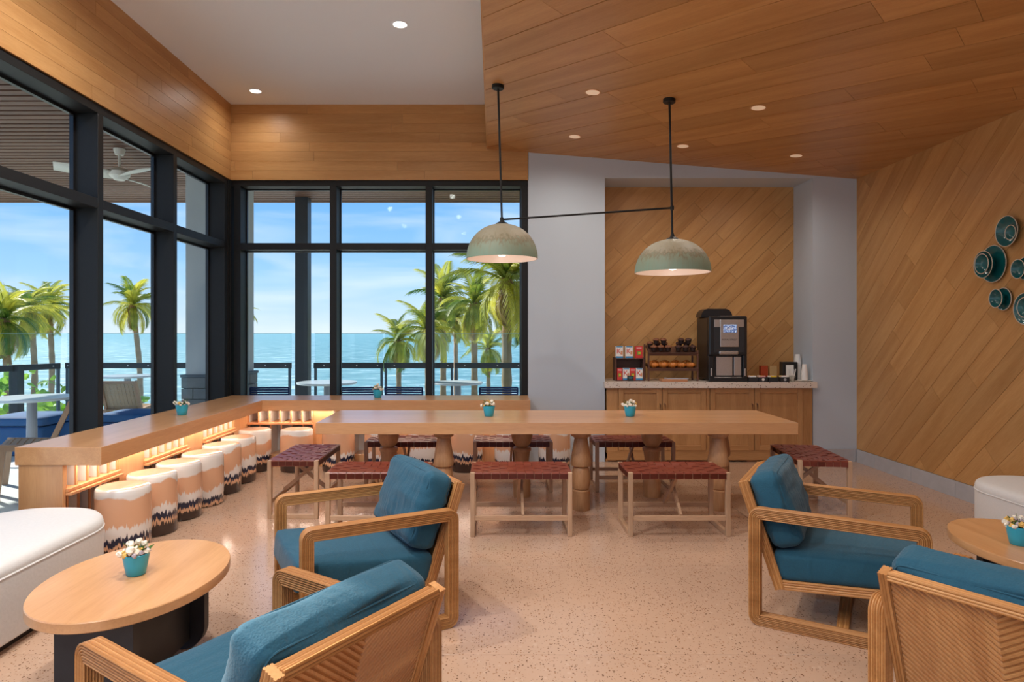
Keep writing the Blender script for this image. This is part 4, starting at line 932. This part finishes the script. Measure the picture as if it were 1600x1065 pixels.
# sachet caddies
for i, (u, la) in enumerate(((1175, 'beside the coffee machine'), (1190, 'marked with a white sign'), (1206, 'in the middle of the row'), (1224, 'nearest the stirrer jar'))):
    x = px2x(u, 7.42); t_ = thing('sachet_caddy', 'small black caddy of coloured sachets '+la, 'caddy', (x, 7.42, CT), 0, 'sachet caddies')
    for s in (-1, 1): obj('side', boxme(.004, .09, .055, 'charcoal', .001), t_, (s*.05, 0, .0275)); obj('end', boxme(.096, .004, .055, 'charcoal', .001), t_, (0, s*.043, .0275))
    obj('base', boxme(.096, .082, .004, 'charcoal', .001), t_, (0, 0, .002))
    for k_ in range(6): obj('sachet', boxme(.07, .003, .06, ('paper', 'pink', 'yellow', 'paper', 'tan', 'yellow')[(k_+i) % 6], .001), t_, (random.uniform(-.008, .008), -.034+k_*.013, .04), (-.25, random.uniform(-.1, .1), 0))
    if i in (1, 3): obj('print_mark', lathe_me([(0, 0), (.016, .0006)], 'paper' if i == 1 else 'stone', 16, False), t_, (0, -.0456, .028), (PI/2, 0, 0))
for u, mt, la in ((1193, 'orange', 'rust orange tea box standing behind the sachet caddies'), (1207, 'kraft', 'tan tea box standing behind the sachet caddies')):
    t_ = thing('tea_box', la, 'box', (px2x(u, 7.75), 7.75, CT)); obj('carton', boxme(.085, .05, .165, mt, .001), t_, (0, 0, .0825)); obj('lid_flap', boxme(.083, .048, .002, mt, 0), t_, (0, 0, .166)); obj('print_label', boxme(.06, .0008, .06, mt, 0), t_, (0, -.0256, .07))
nh = thing('napkin_holder', 'black napkin holder with white napkins beside the paper cups', 'napkin holder', (px2x(1232, 7.65), 7.65, CT)); obj('case', boxme(.175, .10, .22, 'blackplastic', .004), nh, (0, 0, .11)); obj('napkins', boxme(.09, .012, .17, 'paper', .002), nh, (-.01, -.057, .098))
sj = thing('stirrer_jar', 'glass jar of white stirrers on the coffee counter', 'jar', (px2x(1238, 7.44), 7.44, CT)); obj('jar', lathe_me([(0, .002), (.028, .002), (.034, .07), (.036, .07), (.03, 0), (0, 0)], 'clear', 20, False), sj)
for k_ in range(9): a = k_*2.4; obj('stirrer', bar_me((.012*math.cos(a), .012*math.sin(a), .004), (.04*math.cos(a), .03*math.sin(a), .145), .006, .003, 'paper'), sj)
CUPM = lathe_me([(0, .002), (.026, .002), (.0262, 0), (.027, 0), (.0385, .098), (.041, .099), (.041, .103), (.0375, .103), (.026, .004)], 'paper', 24, False, .9)
for n_, u, yy_, base, la in ((11, 1246, 7.68, 0, 'tall'), (6, 1257, 7.47, .014, 'short')):
    for k_ in range(n_):
        o = obj('paper_cup', CUPM, None, (px2x(u, yy_), yy_, CT+base+.103+k_*(.0205 if la == 'tall' else .0165)), (PI, 0, 0)); k2 = 1.06 if la == 'tall' else .92; o.scale = (k2, k2, 1)
        tag(o, 'white paper cup in the %s upturned stack on the coffee counter' % la, 'cup', 'paper cups in the %s stack' % la)
sc2 = obj('saucer', lathe_me([(0, 0), (.05, 0), (.085, .010), (.086, .012), (.05, .004), (0, .0135)], 'paper', 32, False), None, (px2x(1257, 7.47), 7.47, CT)); tag(sc2, 'white saucer under the short stack of paper cups', 'saucer')

# ------------------------------------------------------------------ dishes on the timber wall
def dish_prof(r_, d):
    return [(0, 0), (r_*.55, 0), (r_*.82, d*.35), (r_*.97, d*.92), (r_, d), (r_*.975, d+.002), (r_*.94, d*.95), (r_*.78, d*.45), (r_*.5, .008), (0, .007)]
def dish(u, v, r_, d, out, label, name='wall_bowl'):
    y = 4.21/((u-772)/1000)*((XR-out)/4.21); z = 1.5+(519-v)/1000*y
    t_ = thing(name, label, 'wall dish', (XR-out, y, z), 0, 'glazed dishes hung on the timber wall'); t_.rotation_euler = (0, -PI/2, 0)
    o = obj('dish', lathe_me(dish_prof(r_, d), 'dish', 40, False, 1.0), t_)
    for ch, amp in ((o, 1),): ch.scale = (1.06, .97, 1)
    rm = obj('rim', tube_me([(r_*.985*1.06*math.cos(q_), r_*.985*.97*math.sin(q_), d+.001) for q_ in [2*PI*i/40 for i in range(40)]], .0032, 'dishrim', 6, True), t_)
    return t_
dish(1582, 361, .118, .05, .001, 'teal glazed bowl with pale rim holding a smaller bowl, highest on the timber wall'); dish(1584.5, 363, .056, .03, .014, 'small teal bowl set inside the highest wall bowl')
dish(1555, 412, .148, .02, .001, 'wide flat teal plate behind two bowls on the timber wall', 'wall_plate'); dish(1546, 413, .108, .055, .024, 'mid-size teal bowl between wide plate and small bowl on the wall'); dish(1543, 412, .079, .05, .060, 'small teal bowl topmost on the wide wall plate')
dish(1571, 467, .088, .018, .001, 'small flat teal plate behind the lowest single bowl on the wall', 'wall_plate'); dish(1565, 466, .072, .05, .022, 'teal bowl on the small flat wall plate')
dish(1606, 419, .085, .02, .001, 'teal plate behind the bowl hung level with the wide plate', 'wall_plate'); dish(1600, 420, .072, .05, .022, 'teal bowl hung level with the wide wall plate')
dish(1608, 482, .12, .03, .001, 'large teal dish with pale inner ring hung below the others'); dish(1607, 480, .075, .03, .014, 'small teal bowl inside the large lowest wall dish')

# ================================================================== OUTSIDE
tf = struct(box('floor_terrace', -11, 9, YG+MD, 11.6, -.2, -.03, 'terrace', b=0)); struct(box('floor_bounce_rear', XG-MD, 8, YF-7, YF-.2, -.2, -.03, 'terrace', b=0)); struct(box('floor_terrace_side', -11, XG-MD, YF-7, YG+MD, -.2, -.03, 'terrace', b=0))  # rear floor is unseen, added to bounce sunlight up to the ceiling
# slatted canopy
cn = struct(box('ceiling_canopy', -9.2, XG-MD-.02, 4.4, YG+MD+.02, 3.93, 4.1, 'soffit', b=0), 'slatted canopy over the terrace')
box('canopy_lining', -9.2, 9, YG+MD+.02, 11.55, 3.93, 4.1, 'soffit', cn, b=0)
k = 0; y_ = 11.44
while y_ > 4.5:
    xr = 9 if y_ > YG+MD+.1 else XG-MD-.06
    o = box('batten', -9.15, xr, y_-.052, y_+.052, 3.85, 3.93, 'batten', cn, b=.002); y_ -= .143
o = box('fascia', -9.2, 9, 11.5, 11.56, 3.84, 4.15, 'batten', cn, b=.002)
col = struct(box('trim_column', -3.46, -3.24, 11.12, 11.34, -.03, 3.93, 'darksteel', b=.004), 'dark square terrace column')
# pillar by the corner
pl = struct(box('wall_pillar', -3.88, -3.34, 8.05, 8.9, -.03, 3.93, 'pillar', b=.003))
bz = .97
obj('cap', boxme(.64, .94, .035, 'slatecap', .004), pl, (0, 0, bz-1.95-.0175))
rr = random.Random(3)
for row in range(7):
    z_ = -.03+row*.138+.069
    for f in (-.445, .445):
        a = -.31
        while a < .305:
            w = min(.31 if (row % 2 == 0 or a > -.3) else .15, .31-a)
            if w > .02: obj('block', boxme(w-.006, .04, .132, 'slate', .004), pl, (a+w/2, f, z_-1.95))
            a += max(w, .02)
    for sx in (-.29, .29):
        a = -.42
        while a < .415:
            w = min(.30 if (row % 2 == 0 or a > -.41) else .16, .42-a)
            if w > .02: obj('block', boxme(.04, w-.006, .132, 'slate', .004), pl, (sx, a+w/2, z_-1.95))
            a += max(w, .02)
# railing
rl = thing('glass_railing', 'glass terrace railing with dark flat handrail and slim posts', 'railing', (0, 11.3, -.03))
def railseg(p0, p1, solid_post=.05):
    p0, p1 = Vector(p0), Vector(p1); d_ = p1-p0; ln = d_.length; a = math.atan2(d_.y, d_.x); c_ = (p0+p1)/2
    o = obj('handrail', boxme(ln, .05, .10, 'darksteel', .004), rl, (c_.x, c_.y-11.3, .945), (0, 0, a))
    for s_ in (-.35, .12, .42): obj('bolt', lathe_me([(.012, 0), (.012, .006), (0, .008)], 'steel', 10, False), o, (ln*s_, -.025, 0), (PI/2, 0, 0))
    gl_ = obj('glass_panel', boxme(ln-.02, .012, 1.42, 'railglass', 0), rl, (c_.x, c_.y-11.3+.035, .80), (0, 0, a))
    obj('glass_top_edge', boxme(ln-.02, .012, .006, 'glass_edge', 0), gl_, (0, 0, .713))
    for p_ in (p0+d_.normalized()*.03, p1-d_.normalized()*.03): obj('post', boxme(.04, .05, .90, 'railpost', .003), rl, (p_.x, p_.y-11.3, .45), (0, 0, a))
xs = [-3.57, -4.78, -5.99, -7.2]
for a, b_ in zip(xs[1:], xs[:-1]): railseg((a+.008, 11.3), (b_-.008, 11.3))
x_ = -3.18
while x_ < 8: railseg((x_, 11.3), (x_+1.225, 11.3)); x_ += 1.24
railseg((-7.55, 11.28), (-7.24, 11.3)); railseg((-8.15, 9.6), (-7.6, 11.2)); railseg((-8.8, 7.9), (-8.18, 9.5))
obj('corner_post', boxme(.15, .15, 1.0, 'darksteel', .004), rl, (-7.85, 10.52-11.3, .5))
# ceiling fan
fn = thing('ceiling_fan', 'cream ceiling fan hanging from the slatted canopy', 'fan', (-4.80, 8.2, 3.47))
obj('downrod', tube_me([(0, 0, .08), (0, 0, .38)], .016, 'fan', 10), fn); obj('mount', lathe_me([(.05, .30), (.07, .36), (.07, .378), (0, .378)], 'fan', 20), fn); obj('motor', lathe_me([(0, -.02), (.06, -.02), (.12, .03), (.13, .08), (.09, .12), (.03, .14), (0, .14)], 'fan', 28), fn)
bl = []
n_ = 9
for i in range(n_):
    t_ = i/(n_-1); w = .06+.075*math.sin(PI*(t_*.8+.12)); x_ = .08+.62*t_; z_ = .03+.03*t_; bl += [(x_, -w*.8, z_-.03), (x_, w, z_+.035), (x_, w, z_+.047), (x_, -w*.8, z_-.018)]
fs = []
for i in range(n_-1):
    a, b_ = i*4, i*4+4
    for q_ in range(4): fs.append((a+q_, a+(q_+1) % 4, b_+(q_+1) % 4, b_+q_))
fs += [(3, 2, 1, 0), tuple((n_-1)*4+q_ for q_ in range(4))]
bme = mesh('blade', bl, fs, 'fan', True)
for i in range(3): obj('blade', bme, fn, (0, 0, 0), (0, 0, -.5+i*2*PI/3))
# round tables
def rtable(x, y, r_, z, label):
    t_ = thing('round_table', label, 'outdoor table', (x, y, -.03), 0, 'round terrace tables')
    obj('tabletop', lathe_me([(0, z-.012), (r_*.97, z-.012), (r_, z), (r_*.995, z+.018), (0, z+.02)], 'tabletop', 48, False, .5), t_)
    obj('pedestal', lathe_me([(.05, .05), (.055, .3), (.05, z-.012)], 'pedestal', 20), t_); obj('base', lathe_me([(0, 0), (.26, 0), (.26, .012), (.07, .05), (.05, .07)], 'pedestal', 32, False), t_)
rtable(-2.57, 9.85, .455, .75, 'pale round terrace table beside the dark square column'); rtable(-.55, 9.7, .38, .76, 'pale round terrace table before the palms, between navy chairs'); rtable(-5.38, 7.45, .44, .76, 'pale round terrace table behind the woven wooden chair'); rtable(-6.07, 10.6, .40, .80, 'pale round terrace table behind the woven chair back, near the lone palm')
# navy cord chairs
def make_cord_chair():
    t_ = thing('cord_chair', 'chair', 'outdoor chair')
    for s in (-1, 1):
        obj('back_post', tube_me([(s*.235, -.24, 0), (s*.245, -.25, .43), (s*.25, -.30, .80)], .012, 'navy', 8), t_); obj('leg', tube_me([(s*.235, .22, 0), (s*.235, .21, .43)], .012, 'navy', 8), t_)
    obj('top_rail', tube_me([(-.25, -.30, .80), (.25, -.30, .80)], .013, 'navy', 8), t_)
    for p_ in ([(-.24, -.25, .43), (.24, -.25, .43)], [(-.235, .21, .43), (.235, .21, .43)]): obj('seat_rail', tube_me(p_, .012, 'navy', 8), t_)
    for s in (-1, 1): obj('side_rail', tube_me([(s*.24, -.25, .43), (s*.235, .21, .43)], .012, 'navy', 8), t_)
    c_ = tube_me([(-.24, 0, 0), (.24, 0, 0)], .0125, 'navy', 6)
    for i in range(11): z_ = .46+i*.031; obj('cord', c_, t_, (0, -.25-.05*(z_-.43)/.37, z_))
    for i in range(13): obj('cord', c_, t_, (0, -.22+i*.034, .435))
    return t_
cc0 = make_cord_chair()
for i, (x, y, a, la) in enumerate(((-2.98, 8.75, .05, 'between the pillar and the dark column'), (-1.80, 8.75, .12, 'beside the dark column'), (-1.17, 8.75, -.08, 'close behind the pot on the back bar'), (.06, 8.75, 0, 'standing under the tallest palms'))):
    lb = 'navy cord terrace chair '+la+' outside the back window'
    if i == 0: cc0.location = (x, y, -.03); cc0.rotation_euler = (0, 0, a); cc0['label'] = lb; cc0['group'] = 'navy cord chairs on the terrace'
    else: dup(cc0, (x, y, -.03), a, lb)
# woven wooden chairs (face +x in their own frame)
def make_wood_chair():
    t_ = thing('woven_chair', 'chair', 'outdoor chair')
    for s in (-1, 1):
        obj('front_leg', bar_me((.25, s*.24, 0), (.20, s*.24, .46), .035, .05, 'ash_z'), t_); obj('rear_leg', bar_me((-.30, s*.24, 0), (-.17, s*.24, .46), .035, .05, 'ash_z'), t_)
        obj('side_rail', bar_me((.23, s*.24, .44), (-.22, s*.24, .40), .035, .06, 'ash_x'), t_); obj('back_post', bar_me((-.14, s*.24, .38), (-.33, s*.24, .84), .035, .045, 'ash_z'), t_); obj('strut', bar_me((-.24, s*.24, .30), (-.05, s*.24, .41), .03, .03, 'ash_x'), t_)
    obj('front_rail', bar_me((.21, -.24, .44), (.21, .24, .44), .03, .05, 'ash_y'), t_); obj('top_rail', bar_me((-.325, -.24, .825), (-.325, .24, .825), .03, .04, 'ash_y'), t_)
    for i in range(9): obj('seat_strap', boxme(.44, .046, .006, 'rattan', .001), t_, (0, -.208+i*.052, .436+(i % 2)*.003), (0, -.09, 0))
    for i in range(8): obj('seat_strap', boxme(.046, .47, .006, 'rattan', .001), t_, (-.19+i*.054, 0, .420+i*.0048+.006))
    for i in range(9): o = obj('back_strap', boxme(.006, .048, .42, 'rattan', .001), t_, (-.235-(i % 2)*.004, -.208+i*.052, .62), (0, -.39, 0))
    for i in range(7): o = obj('back_strap', boxme(.006, .47, .05, 'rattan', .001), t_, (-.162-.0228*i, 0, .455+.0555*i), (0, -.39, 0))
    return t_
wc0 = make_wood_chair()
for i, (x, y, a, la) in enumerate(((-4.58, 6.35, 3.67, 'at the round terrace table, seen from its side'), (-4.60, 5.45, 2.0, 'beside the glass, closest to the ottoman'), (-5.32, 9.35, PI/2+.05, 'showing its slatted woven back before the lone palm'))):
    lb = 'pale wooden terrace chair with woven straps '+la
    if i == 0: wc0.location = (x, y, -.03); wc0.rotation_euler = (0, 0, a); wc0['label'] = lb; wc0['group'] = 'woven wooden chairs on the terrace'
    else: dup(wc0, (x, y, -.03), a, lb)
# blue lounge seats
for x, y, sx, sy, la in ((-5.95, 8.25, .75, .7, 'bright blue upholstered lounge cube behind the round terrace table'), (-4.75, 8.55, .8, .6, 'bright blue upholstered lounge cube between slatted chair and pillar')):
    t_ = thing('lounge_cube', la, 'outdoor pouf', (x, y, -.03), 0, 'blue terrace lounge cubes'); obj('body', cushion_me(sx, sy, .36, .03, .005, 'bluefab', 6), t_, (0, 0, .18)); obj('cushion', cushion_me(sx, sy, .12, .04, .01, 'bluefab', 8), t_, (0, 0, .42))
# sea, sand
sea = obj('sea', mesh('sea', [(-4000, 45, 0), (4000, 45, 0), (4000, 6000, 0), (-4000, 6000, 0)], [(0, 1, 2, 3)], 'sea'), None, (0, 0, -6)); struct(sea, 'choppy turquoise sea to the horizon')
sea.location.y = 0
struct(obj('ground', mesh('sand', [(-200, -40, 0), (200, -40, 0), (200, 60, 0), (-200, 60, 0)], [(0, 1, 2, 3)], 'sand'), None, (0, 0, -5.9)), 'pale sand below the terrace')
# palms
def frond_me(L_, seed, droop, mat='frond'):
    rr = random.Random(seed); vs, fs = [], []; n_ = 16; pts = []
    for i in range(n_+1):
        t_ = i/n_; a = .35-droop*t_*1.5; pts.append((Vector((0, 0, 0)) if i == 0 else pts[-1][0]+Vector((math.cos(a), 0, math.sin(a)))*L_/n_, a))
    for i in range(n_):
        p_, q_ = pts[i][0], pts[i+1][0]; w = .018*(1-i/n_)+.004; b_ = len(vs); vs += [p_+Vector((0, -w, 0)), p_+Vector((0, w, 0)), q_+Vector((0, w*.9, 0)), q_+Vector((0, -w*.9, 0)), p_+Vector((0, 0, -w)), q_+Vector((0, 0, -w))]
        fs += [(b_, b_+1, b_+2, b_+3), (b_, b_+3, b_+5, b_+4), (b_+1, b_+4, b_+5, b_+2)]
        if i < 1: continue
        for h_ in (0, .33, .66):
            for s in (-1, 1):
                t_ = (i+h_)/n_; ln = L_*.26*math.sin(PI*(.12+.82*t_))**.7*rr.uniform(.8, 1.1); c_ = p_+(q_-p_)*h_; a = pts[i][1]
                fw = Vector((math.cos(a), 0, math.sin(a))); out = Vector((0, s, 0))
                e1 = c_+(fw*.55+out*.75+Vector((0, 0, .12)))*ln*.5; e2 = c_+(fw*.75+out*.72+Vector((0, 0, -.55*rr.uniform(.5, 1.3))))*ln; wv = fw*.02*L_/1.8
                b_ = len(vs); vs += [c_-wv*.6, c_+wv*.6, e1+wv, e1-wv, e2]; fs += [(b_, b_+1, b_+2, b_+3), (b_+3, b_+2, b_+4)]
    return mesh('frond', vs, fs, mat)
FR = [frond_me(1.5, 1, .8), frond_me(1.5, 2, 1.2), frond_me(1.5, 3, 1.55)]; FD = frond_me(1.6, 4, 1.5, 'frond_dry')
def palm(u, v, D, sc, label, seed, wind=0.0, nf=26, lean=0, group=None):
    """crown centre seen at (u,v) when D metres away"""
    rr = random.Random(seed); x, z = (u-772)/1000*D, 1.5+(519-v)/1000*D; g = -5.9
    t_ = thing('palm_tree', label, 'palm tree', (x, D, g), 0, group); h = z-g
    path = [(lean*math.sin(PI*.5*(1-k_/10))*1.0, .1*math.sin(k_), h*k_/10) for k_ in range(11)]
    path = [(p_[0]-path[-1][0], p_[1]-path[-1][1], p_[2]) for p_ in path]
    P_ = []
    for k_ in range(41):
        f = k_/4; i = min(9, int(f)); q_ = f-i; P_.append(tuple(path[i][j]*(1-q_)+path[i+1][j]*q_ for j in range(3)))
    v_, f_ = sweep(P_, circ(.12*sc, 10), Vector((0, 1, 0)), False, [(1.25-.4*k_/40)*(1.08 if k_ % 2 else .94) for k_ in range(41)]); obj('trunk', mesh('trunk', v_, f_, 'trunk', True), t_)
    obj('crown_husk', lathe_me([(.10*sc, -.55*sc), (.17*sc, -.3*sc), (.2*sc, -.05*sc), (.12*sc, .15*sc), (0, .22*sc)], 'husk', 12), t_, (0, 0, h))
    for i in range(nf):
        a = i*2.399+rr.uniform(-.25, .25); f = i/nf; el = 1.5-2.5*f**1.1+rr.uniform(-.15, .15)
        a = a+wind*math.sin(-a)*.6
        o = obj('frond', rr.choice(FR[:2] if f < .5 else FR), t_, (0, 0, h+.05*sc), (0, -el, a)); k_ = sc*rr.uniform(.85, 1.1); o.scale = (k_, k_, k_)
    for i in range(4): a = rr.uniform(0, 6.3); o = obj('dry_frond', FD, t_, (0, 0, h-.1*sc), (0, .75+rr.uniform(-.2, .3), a)); k_ = sc*rr.uniform(.6, .8); o.scale = (k_, k_, k_)
G1 = 'palms beyond the back window'; G2 = 'palms beyond the side glazing'
palm(622, 536, 17, .62, 'short yellow-green palm standing apart before the open sea, beyond the back railing', 1, .8, group=G1)
palm(668, 520, 15.2, .66, 'leaning palm just behind the second window mullion', 2, .6, group=G1)
palm(692, 470, 18, .75, 'upright bushy palm rising next to the second window mullion', 3, .5, group=G1)
palm(712, 500, 20, .62, 'slim palm with thin grey trunk between the bushy palm and the tallest one', 4, .6, group=G1)
palm(741, 480, 15.5, .72, 'palm with ragged husk on its thick trunk, under the pendant shade', 5, .7, group=G1)
palm(792, 445, 12.5, .88, 'tallest broad palm with thick ringed trunk, under the pendant shade', 6, .7, 32, group=G1)
palm(763, 548, 22.5, .66, 'low palm with yellow fronds between two thick trunks', 7, .4, group=G1)
palm(842, 500, 16.5, .7, 'palm half hidden behind the grey wall at the back window edge', 8, .5, group=G1)
palm(207, 480, 20, .70, 'lone palm rising over the sea between two dark mullions', 9, .3, lean=.4, group=G2)
palm(76, 482, 19, .68, 'palm with yellowed crown over a straight trunk next to a dark mullion', 10, .3, group=G2)
palm(48, 490, 17, .66, 'palm with upright young fronds beside the yellowed palm', 11, .2, group=G2)
palm(6, 505, 15, .78, 'broad dark green palm growing out of the round-leaved shrubs', 12, .2, group=G2)
palm(377, 492, 24, .5, 'distant palm just showing past the corner pillar', 13, .3, group=G2)
# sea grape shrubs
lv = [(0, 0, 0)]+[(.075*math.cos(2*PI*i/9), .075*math.sin(2*PI*i/9), .012*math.cos(4*PI*i/9)) for i in range(9)]
LEAF = mesh('round_leaf', lv, [(0, 1+i, 1+(i+1) % 9) for i in range(9)], 'seagrape')
for i, (x, y, z, r_, la) in enumerate(((-9.3, 12.6, .1, .75, 'round-leaved green shrub beyond the railing, at the foot of the broad palm'), (-8.4, 12.2, -.35, .62, 'round-leaved green shrub beyond the railing, under the straight-trunked palm'), (-9.4, 11.2, -.7, .8, 'round-leaved green shrub close behind the angled railing'), (-7.2, 12.6, -.2, .5, 'round-leaved green shrub beyond the railing beside the woven chair back'))):
    t_ = thing('round_leaf_shrub', la, 'shrub', (x, y, -5.9), 0, 'round-leaved shrubs beyond the railing'); rr = random.Random(50+i)
    for k_ in range(5): a = k_*1.25; obj('branch', tube_me([(.05*math.cos(a), .05*math.sin(a), 0), (.15*math.cos(a), .15*math.sin(a), 3.5), (r_*.5*math.cos(a), r_*.5*math.sin(a), z+5.9)], .03, 'trunk', 6), t_)
    for k_ in range(120):
        d_ = Vector((rr.gauss(0, 1), rr.gauss(0, 1), rr.gauss(0, 1))).normalized()*r_*rr.uniform(.55, 1.05)
        o = obj('leaf', LEAF, t_, (d_.x, d_.y, z+5.9+d_.z), (rr.uniform(-1.1, 1.1)+.5, rr.uniform(-1, 1), rr.uniform(0, 6))); k2 = rr.uniform(.8, 1.5); o.scale = (k2, k2, k2)
